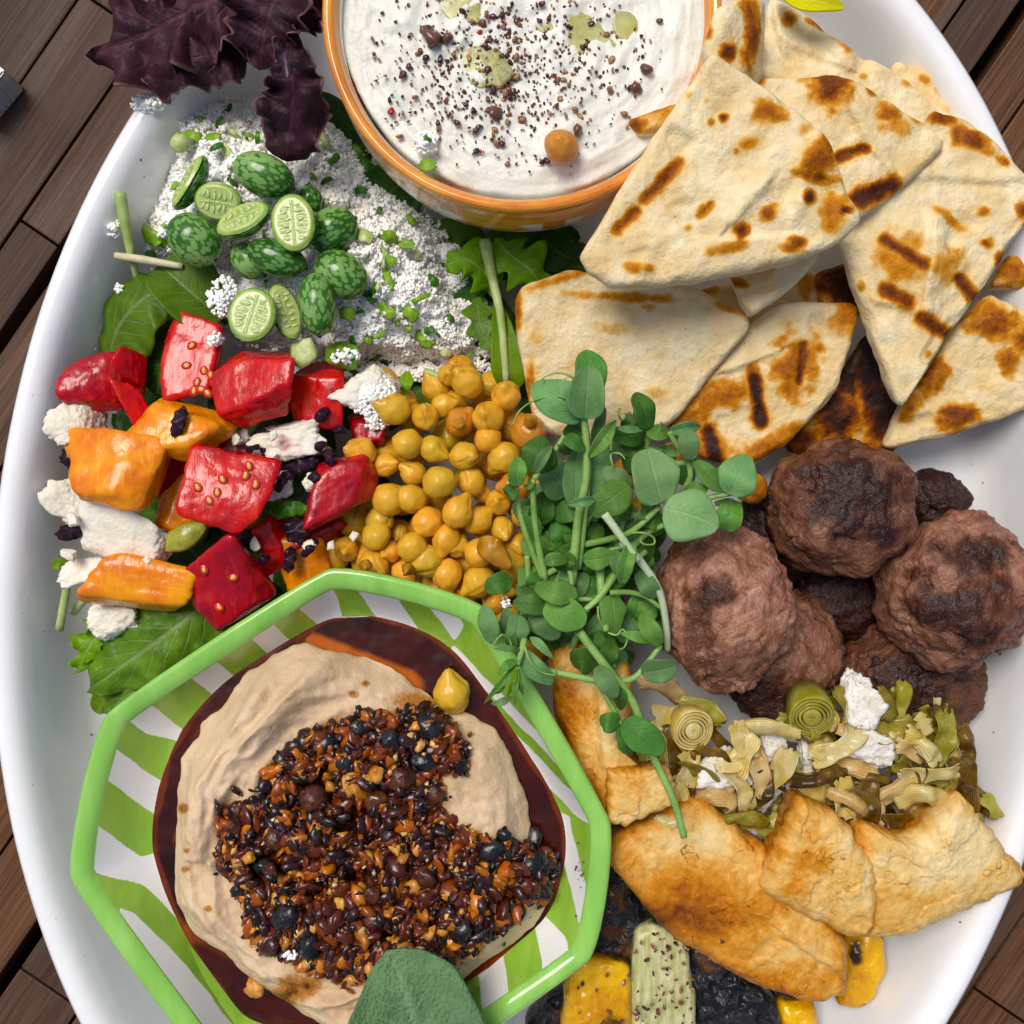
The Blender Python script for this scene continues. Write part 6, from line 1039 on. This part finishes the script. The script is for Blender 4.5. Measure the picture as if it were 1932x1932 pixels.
# ------------------------------------------------------------------ leeks
def build_leeks():
    rr = random.Random(21); g = 'cooked leek pieces spilling from the pastry'
    def strip(x, y, z, l, w, a, m, label=None, arc=None):
        label = label or {'leek_pale': 'soft cream coloured leek strip', 'leek_pink': 'pinkish translucent leek strip', 'leek_green': 'olive brown ribbed leek strip', 'leek_brown': 'dark browned leek strip', 'leek_olive': 'yellowish green leek strip'}[m] + ' in the heap between pastry and meatballs'
        n = 7; arc = rr.uniform(.3, 1.3) if arc is None else arc; pts = []
        for i in range(n):
            t = (i / (n - 1) - .5); th = t * arc; R_ = l / max(arc, .1); px, py = R_ * math.sin(th), R_ * (1 - math.cos(th)) ; pts.append((x + px * math.cos(a) - py * math.sin(a), y + px * math.sin(a) + py * math.cos(a), z + .002 * math.cos(th * 2)))
        leaf('leek_piece', pts, w, m, solid=.00022, prof='strip', cup=rr.choice((-.6, .35, -.8, .15, -.4)), roll=rr.uniform(-.8, .8), nu=24, nv=11, seed=rr.random() * 9, wavy=.004, ruffle=.05, rfreq=5, endj=.16, label=label, cat='leek', group=g)
    key = [(1400, 1395, .053, 70, 40, 1.2, 'leek_pale'), (1432, 1450, .053, 110, 44, 1.3, 'leek_pink'), (1395, 1480, .053, 100, 36, 1.1, 'leek_pale'), (1315, 1455, .052, 66, 50, .5, 'leek_green'), (1590, 1505, .053, 80, 42, 1.5, 'leek_pale'), (1640, 1510, .053, 80, 44, 1.4, 'leek_brown'), (1615, 1530, .052, 76, 30, 1.1, 'leek_pale'), (1705, 1490, .051, 90, 50, -.4, 'leek_pink'), (1668, 1330, .054, 64, 44, 1.2, 'leek_green'), (1720, 1450, .050, 76, 40, .6, 'leek_green'), (1780, 1470, .048, 60, 36, .4, 'leek_olive'), (1560, 1420, .052, 70, 60, .9, 'leek_pale'), (1620, 1440, .051, 80, 50, .1, 'leek_pink'), (1540, 1490, .050, 70, 50, .4, 'leek_pale'), (1480, 1560, .049, 70, 40, .6, 'leek_olive'), (1465, 1600, .050, 60, 40, 1.2, 'leek_olive'), (1500, 1540, .050, 60, 34, 1.3, 'leek_pink'), (1700, 1560, .048, 70, 50, .4, 'leek_brown'), (1590, 1460, .051, 50, 24, .4, 'leek_brown'), (1650, 1470, .052, 60, 18, .1, 'leek_brown'), (1850, 1510, .046, 70, 30, .9, 'leek_brown'), (1870, 1520, .047, 50, 26, 1.0, 'leek_olive'), (1290, 1380, .047, 90, 50, .8, 'leek_pink'), (1250, 1300, .048, 90, 50, .4, 'leek_pink'), (1245, 1400, .048, 80, 40, 1.2, 'leek_pale'), (1265, 1350, .048, 60, 40, 0, 'leek_pale'), (1560, 1350, .050, 60, 30, 1.4, 'leek_pale')]
    for k in key: strip(*k)
    for i in range(140):
        x, y = rr.uniform(1230, 1840), rr.uniform(1340, 1610)
        if y < 1380 + (x - 1230) * -.02 and x > 1350 and x < 1500: continue
        if y > 1560 and (x < 1420 or x > 1500): continue
        strip(x, y, rr.uniform(.038, .055), rr.uniform(55, 120), rr.uniform(24, 46), rr.uniform(0, 3.1), rr.choice(('leek_pale', 'leek_pale', 'leek_pink', 'leek_green', 'leek_brown', 'leek_olive', 'leek_brown')))
    strip(1750, 1500, .054, 120, 40, .1, 'leek_pale', 'large curved pale leek ring segment above the bent pastry', 2.4)
    # whole leek rounds: nested rings
    def rnd(x, y, z, r, h, m, label, tilt):
        root = empty('leek_round', P(x, y, z), label, 'leek', g); R = rot(*tilt); n = 40; th = np.linspace(0, 2 * np.pi, n, endpoint=False); r0 = LEN(r, z); k = 0
        for ro in (1., .86, .72, .58, .42):
            ri = ro - .115 if ro > .5 else .02; zo = (1 - ro) * .0016; V = []
            for rad, zz in ((ri, -h), (ro, -h), (ro * 1.01, -h * .3), (ro, zo), (ro - .03, zo + .0003), (ri + .03, zo + .0003), (ri, zo)): V.append(np.c_[rad * r0 * np.cos(th) * (1 + .05 * np.sin(2 * th + k)), rad * r0 * np.sin(th), np.full(n, zz)])
            V = np.vstack(V) @ R.T + P(x, y, z); ff = grid_faces(7, n, True); ff += [[6 * n + j, 6 * n + (j + 1) % n, (j + 1) % n, j] for j in range(n)]
            obj('ring_layer', V, ff, MAT[m], parent=root, attrs={'lu': np.tile(th, 7), 'lv': np.tile(th, 7) * 2}); k += 1
    rnd(1532, 1352, .056, 43, .010, 'leek_olive', 'olive green leek round with nested rings beside the cheese', (.35, -.15, .2)); rnd(1308, 1378, .054, 40, .008, 'leek_pale', 'pale tan leek round near the pastry and meatball', (.2, .1, .3))
build_leeks()

# ------------------------------------------------------------------ pea shoots
def build_pea_shoots():
    A = lambda x, y: (958 + x * .26455, 639 + y * .26455); B = lambda x, y: (894 + x * .26455, 1022 + y * .26455)
    G = 'pea shoots piled over chickpeas and pastry'; s_ = .26455
    cnt = [0]
    def shoot(label, base, z): return empty('pea_shoot', P(*base, z - .02), label, 'pea shoot', G)
    def lf(root, C, bx, by, tx, ty, w, z, m='pea_leaf', prof='oval', dz=.003, **k):
        cnt[0] += 1; i = cnt[0]; b, t = C(bx, by), C(tx + (tx - bx) * .05, ty + (ty - by) * .05); mid = ((b[0] + t[0]) / 2 + 4 * math.sin(i), (b[1] + t[1]) / 2 + 4 * math.cos(i * 1.7), z + dz)
        k.setdefault('cup', .12 * math.sin(i * 1.3)); k.setdefault('fold', .10 + .08 * math.sin(i * 2.2)); k.setdefault('roll', .28 * math.sin(i * 3.1))
        leaf('leaf', [(*b, z), mid, (*t, z + .002 * math.sin(i * 2.7))], w * s_ * 1.16, m, parent=root, prof=prof, nu=22, nv=13, seed=i, ruffle=.03, rfreq=9, **k)
    def st(root, C, pts, z, r=.0011, m='pea_stem'):
        zz = np.linspace(*z, len(pts)) if np.ndim(z) else [z] * len(pts); stem([(*C(*p), q) for p, q in zip(pts, zz)], [r, r * .9, r * .75], m, root)
    def td(root, C, pts, z): stem([(*C(*p), z + .0015 * math.sin(i * 1.9)) for i, p in enumerate(pts)], [.00035, .0003, .0002], 'pea_stem', root, 'tendril', 6)
    BL, PL, DK, MD = 'pea_leaf_blue', 'pea_leaf_pale', 'pea_leaf_dark', 'pea_leaf'
    a = shoot('tall upright pea shoot whose three broad leaves lie on the pale flatbread', A(460, 1750), .060)
    st(a, A, [(460, 1750), (500, 1300), (558, 1000), (562, 750), (542, 560)], (.064, .078), .0014); st(a, A, [(500, 1640), (532, 1400), (560, 1150), (585, 900)], (.062, .070), .0012)
    lf(a, A, 590, 420, 560, 95, 205, .072, DK); lf(a, A, 538, 572, 185, 340, 250, .078, BL); lf(a, A, 548, 575, 575, 210, 235, .080, BL, cup=.3, fold=.2); lf(a, A, 620, 720, 690, 500, 70, .070, BL, fold=.5)
    td(a, A, [(480, 290), (420, 255), (340, 245), (270, 270), (232, 300)], .080); td(a, A, [(540, 520), (430, 430), (310, 410), (180, 445), (80, 520), (35, 620)], .081)
    lf(a, A, 600, 1150, 690, 770, 190, .064, BL); lf(a, A, 480, 1220, 490, 780, 150, .063, BL); lf(a, A, 430, 1110, 270, 900, 240, .060, BL)
    b = shoot('two stemmed pea shoot arching over the orange chickpeas', A(270, 1720), .058)
    st(b, A, [(270, 1720), (215, 1450), (185, 1200), (182, 1000)], (.060, .072), .0011); st(b, A, [(255, 1720), (150, 1450), (90, 1250), (62, 1055)], (.060, .070), .001); st(b, A, [(190, 1000), (300, 850), (405, 690)], (.072, .074), .001)
    lf(b, A, 170, 960, 245, 705, 230, .073, DK, cup=-.2); lf(b, A, 190, 960, 310, 765, 70, .077, BL, fold=.6, prof='lance'); lf(b, A, 65, 1055, 85, 855, 120, .072, MD); lf(b, A, 60, 1060, -5, 1115, 100, .070, MD); lf(b, A, 410, 690, 545, 790, 95, .074, DK); lf(b, A, 400, 700, 420, 825, 110, .071, DK); lf(b, A, 400, 690, 530, 600, 110, .070, DK); lf(b, A, 170, 1000, 120, 1060, 50, .070, MD)
    c = shoot('pea shoot with two big pale round leaves beside the pink meatball', A(900, 1300), .060)
    st(c, A, [(540, 1470), (720, 1430), (890, 1370), (1080, 1200)], (.062, .074), .0011); st(c, A, [(890, 1480), (1000, 1380), (1110, 1330)], (.062, .068), .0012); st(c, A, [(760, 1280), (920, 1260), (1010, 1290)], (.064, .066), .0011)
    lf(c, A, 1100, 1175, 1000, 800, 310, .077, PL, fold=.05, roll=-.1); lf(c, A, 1110, 1205, 1490, 1330, 330, .078, PL, fold=.04, roll=.1, cup=-.1); lf(c, A, 870, 1040, 605, 1240, 210, .074, MD, fold=.15); lf(c, A, 880, 1060, 690, 930, 130, .072, PL); lf(c, A, 575, 850, 765, 590, 95, .075, MD, prof='lance', fold=.4); lf(c, A, 620, 1150, 420, 1185, 66, .076, BL, prof='lance', fold=.3)
    lf(c, A, 800, 1060, 840, 1290, 110, .066, MD); lf(c, A, 600, 1120, 640, 1290, 130, .062, BL); lf(c, A, 1070, 1210, 1000, 1100, 90, .072, BL); lf(c, A, 980, 1220, 930, 1330, 80, .070, BL); lf(c, A, 960, 1160, 1070, 1240, 90, .066, DK); lf(c, A, 1100, 1300, 940, 1310, 110, .066, MD)
    td(c, A, [(755, 920), (735, 850), (745, 820), (800, 820), (838, 860)], .078); td(c, A, [(735, 800), (735, 720), (705, 695), (670, 720)], .079); td(c, A, [(880, 1385), (970, 1385), (1040, 1420), (1040, 1465), (970, 1465), (945, 1430), (985, 1395)], .075)
    d = shoot('upright pea shoot with small dark leaves in front of the grilled naan', A(1000, 800), .060)
    st(d, A, [(1000, 830), (1000, 720), (1000, 640)], (.064, .070), .001); st(d, A, [(1230, 1120), (1300, 990), (1280, 870), (1200, 750), (1150, 665)], (.068, .074), .001)
    lf(d, A, 1008, 645, 920, 395, 150, .072, DK, fold=.25); lf(d, A, 1015, 640, 1150, 670, 120, .071, MD); lf(d, A, 985, 645, 765, 632, 46, .072, BL, prof='lance'); lf(d, A, 1310, 865, 1275, 655, 135, .075, BL); lf(d, A, 1150, 660, 1360, 630, 80, .073, BL, fold=.4); lf(d, A, 985, 660, 745, 690, 150, .066, DK); lf(d, A, 1000, 740, 840, 920, 220, .062, DK); lf(d, A, 760, 720, 900, 800, 190, .060, BL); lf(d, A, 1120, 880, 1040, 770, 110, .068, BL); lf(d, A, 1160, 880, 1170, 760, 90, .066, BL); lf(d, A, 1060, 780, 1130, 900, 160, .058, DK); lf(d, A, 900, 570, 830, 640, 120, .060, BL); lf(d, A, 900, 520, 960, 620, 60, .070, DK); td(d, A, [(800, 500), (790, 540), (815, 580), (845, 545), (830, 530)], .073)
    e = shoot('pea shoot with a round blue green leaf beside the lone orange chickpea', A(1400, 1140), .056)
    st(e, A, [(1120, 1200), (1250, 1170), (1400, 1140), (1590, 1105)], (.070, .074), .001); st(e, A, [(1190, 890), (1280, 885), (1350, 870)], .070, .0009); st(e, A, [(1480, 1180), (1560, 1155), (1610, 1155)], .068, .0009)
    lf(e, A, 1580, 1115, 1700, 840, 235, .075, BL, fold=.12); lf(e, A, 1555, 1090, 1325, 865, 135, .073, MD, fold=.35, prof='lance'); lf(e, A, 1565, 1095, 1515, 920, 80, .071, BL); lf(e, A, 1610, 1150, 1560, 1360, 150, .068, MD, cup=.3); lf(e, A, 1250, 1080, 1425, 1060, 100, .072, MD, prof='lance'); lf(e, A, 1500, 1220, 1540, 1320, 70, .068, BL); lf(e, A, 1200, 1000, 1320, 930, 160, .060, DK); td(e, A, [(1600, 1100), (1640, 1125), (1670, 1170)], .073)
    f = shoot('bushy pea shoot cluster covering the chickpeas above the dish corner', B(650, 450), .056)
    st(f, B, [(900, 180), (912, 400), (945, 640)], (.064, .068), .0014); st(f, B, [(1015, 220), (900, 390), (790, 490)], (.066, .068), .0012); st(f, B, [(970, 365), (1100, 360), (1220, 390), (1330, 470)], (.068, .066), .0009); st(f, B, [(380, 100), (388, 240), (370, 370)], (.058, .056), .001); st(f, B, [(480, 410), (700, 410), (850, 412)], .066, .0009); st(f, B, [(330, 510), (450, 490), (600, 440)], .066, .0008); st(f, B, [(665, 130), (690, 230), (700, 310)], .066, .001)
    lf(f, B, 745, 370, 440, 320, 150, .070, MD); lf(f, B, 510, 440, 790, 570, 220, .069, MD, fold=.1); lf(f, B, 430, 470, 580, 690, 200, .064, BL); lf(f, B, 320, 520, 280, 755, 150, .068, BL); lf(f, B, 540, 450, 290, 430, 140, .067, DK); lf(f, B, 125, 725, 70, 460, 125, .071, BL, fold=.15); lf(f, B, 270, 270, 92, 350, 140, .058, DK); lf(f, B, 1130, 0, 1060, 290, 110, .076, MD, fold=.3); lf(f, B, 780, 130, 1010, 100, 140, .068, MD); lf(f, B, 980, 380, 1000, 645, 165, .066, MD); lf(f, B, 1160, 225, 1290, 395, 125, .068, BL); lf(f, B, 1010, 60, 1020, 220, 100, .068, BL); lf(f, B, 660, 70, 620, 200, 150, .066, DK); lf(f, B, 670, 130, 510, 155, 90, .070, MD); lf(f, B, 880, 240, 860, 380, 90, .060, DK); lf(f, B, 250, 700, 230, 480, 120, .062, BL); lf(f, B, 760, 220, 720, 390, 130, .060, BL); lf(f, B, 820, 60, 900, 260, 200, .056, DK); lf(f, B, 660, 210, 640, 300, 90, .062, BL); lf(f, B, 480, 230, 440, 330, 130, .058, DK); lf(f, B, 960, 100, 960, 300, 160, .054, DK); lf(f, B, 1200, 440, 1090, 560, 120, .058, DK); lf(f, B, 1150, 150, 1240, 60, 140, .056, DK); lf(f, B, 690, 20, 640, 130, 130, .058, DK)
    rf = random.Random(12); poly = [(985, 960), (1090, 880), (1200, 880), (1245, 970), (1225, 1060), (1240, 1180), (1190, 1240), (1060, 1240), (970, 1160)]
    for _ in range(150):
        x, y = rf.uniform(970, 1250), rf.uniform(880, 1240)
        if not inpoly(np.array([x]), np.array([y]), poly)[0]: continue
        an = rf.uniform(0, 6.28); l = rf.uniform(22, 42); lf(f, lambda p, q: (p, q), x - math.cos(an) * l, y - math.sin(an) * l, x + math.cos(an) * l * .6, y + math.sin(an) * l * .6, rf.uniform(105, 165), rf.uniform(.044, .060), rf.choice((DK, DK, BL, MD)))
    for p in ([(1010, 1180), (1060, 1080), (1120, 960)], [(1180, 1200), (1160, 1080), (1180, 960)], [(1080, 1220), (1130, 1110), (1220, 1040)], [(1000, 1100), (1080, 1060), (1180, 1030)]): st(f, lambda a_, b_: (a_, b_), p, (.058, .064), .0011)
    td(f, B, [(960, 650), (1020, 665), (1060, 625), (1095, 680), (1075, 750), (1035, 768)], .070); td(f, B, [(885, 460), (890, 540), (930, 620)], .069)
    h = shoot('pea shoot tip with narrow bunched leaves hanging over the striped dish rim', B(330, 780), .060)
    lf(h, B, 330, 780, 555, 1005, 130, .072, BL, fold=.25); lf(h, B, 310, 850, 180, 945, 60, .078, MD, prof='lance'); lf(h, B, 300, 880, 80, 1145, 46, .078, MD, prof='lance'); lf(h, B, 290, 900, 225, 1010, 44, .079, BL, prof='lance'); lf(h, B, 300, 900, 240, 1100, 44, .0795, 'salad_leaf_bright', prof='lance'); lf(h, B, 310, 900, 290, 1155, 44, .079, MD, prof='lance'); lf(h, B, 330, 900, 350, 1085, 44, .078, BL, prof='lance'); lf(h, B, 280, 1110, 130, 1155, 46, .077, BL, prof='lance'); lf(h, B, 400, 680, 560, 830, 60, .070, BL, prof='lance'); lf(h, B, 340, 780, 150, 765, 40, .074, BL, prof='lance'); lf(h, B, 270, 760, 240, 620, 80, .068, DK); lf(h, B, 200, 1000, 150, 1080, 60, .077, DK, prof='lance')
    st(h, B, [(360, 700), (340, 790), (310, 880)], (.070, .078), .0011); td(h, B, [(140, 730), (200, 665), (250, 690), (270, 745)], .074); td(h, B, [(360, 740), (400, 850), (480, 930), (580, 950), (590, 910)], .076)
    i = shoot('long stemmed pea shoot trailing across the browned pastry', B(950, 900), .060)
    st(i, B, [(750, 640), (950, 900), (1080, 1060), (1160, 1200), (1260, 1490), (1420, 1830), (1500, 2110)], (.068, .070), .0014); st(i, B, [(450, 905), (680, 950), (880, 992), (1020, 1000), (1150, 965), (1250, 850), (1335, 735)], (.068, .068), .0011); st(i, B, [(880, 992), (960, 1130), (1050, 1300)], (.068, .070), .0010); st(i, B, [(1060, 0), (1180, 130), (1320, 345), (1372, 600), (1382, 775)], (.076, .062), .0013, 'pea_stem_white'); st(i, A, [(690, 1250), (800, 1400), (930, 1580)], (.078, .077), .0013, 'pea_stem_white')
    lf(i, B, 1060, 1290, 1345, 1495, 200, .072, DK, fold=.12); lf(i, B, 1048, 1300, 905, 1275, 125, .070, DK); lf(i, B, 1055, 1310, 1130, 1495, 130, .070, DK); lf(i, B, 870, 890, 1005, 1105, 120, .073, BL, fold=.3); lf(i, B, 980, 1040, 1052, 1190, 90, .068, DK); lf(i, B, 1195, 935, 1435, 885, 165, .070, BL, fold=.2); lf(i, B, 1335, 735, 1200, 515, 120, .070, MD, fold=.3); lf(i, B, 1315, 715, 1050, 655, 70, .069, MD, prof='lance'); lf(i, B, 880, 865, 700, 850, 170, .062, DK); lf(i, B, 920, 870, 990, 700, 120, .064, DK); lf(i, B, 900, 830, 880, 650, 100, .062, DK); lf(i, B, 940, 880, 1020, 840, 120, .062, DK)
build_pea_shoots()

# ------------------------------------------------------------------ crumbs and spills
def build_crumbs():
    rows = []
    th = RNG.uniform(0, 2 * np.pi, 900); ins = RNG.uniform(.009, .022, 900)
    for t, d in zip(th, ins):
        z = float(np.interp(d, [.0095, .0112, .0132, .0152, .0178, .0215, .027], [.0465, .0425, .036, .029, .0222, .0172, .0142])); q = platter_pt(np.array([t]), d, z)[0]; px, py = TOPX(q[None])
        near = (px[0] < 330 and 150 < py[0] < 1400) or (px[0] > 1600 and 700 < py[0] < 1900)
        if not near or RNG.random() > .22: continue
        s = RNG.uniform(.0002, .0006); rows.append((q + [0, 0, s * .4], (s, s * .8, s * .6), RNG.uniform(0, 3, 3), [(.80, .72, .5), (.5, .25, .06), (.12, .05, .03), (.85, .82, .74)][RNG.integers(4)]))
    for _ in range(46):
        x, y = RNG.normal(1110, 16), RNG.normal(1650, 45); s = RNG.uniform(.0002, .0005); rows.append((P(x, y, .0615), (s, s, s * .5), (0, 0, 0), (.16, .04, .015)))
    V, F, C = bits_geo(rows, 1); obj('crumbs', V, F, MAT['bits'], attrs={'tint': C}, label='tiny crumbs and spice specks scattered on the white platter and dish rim', cat='crumbs', kind='stuff')
build_crumbs()
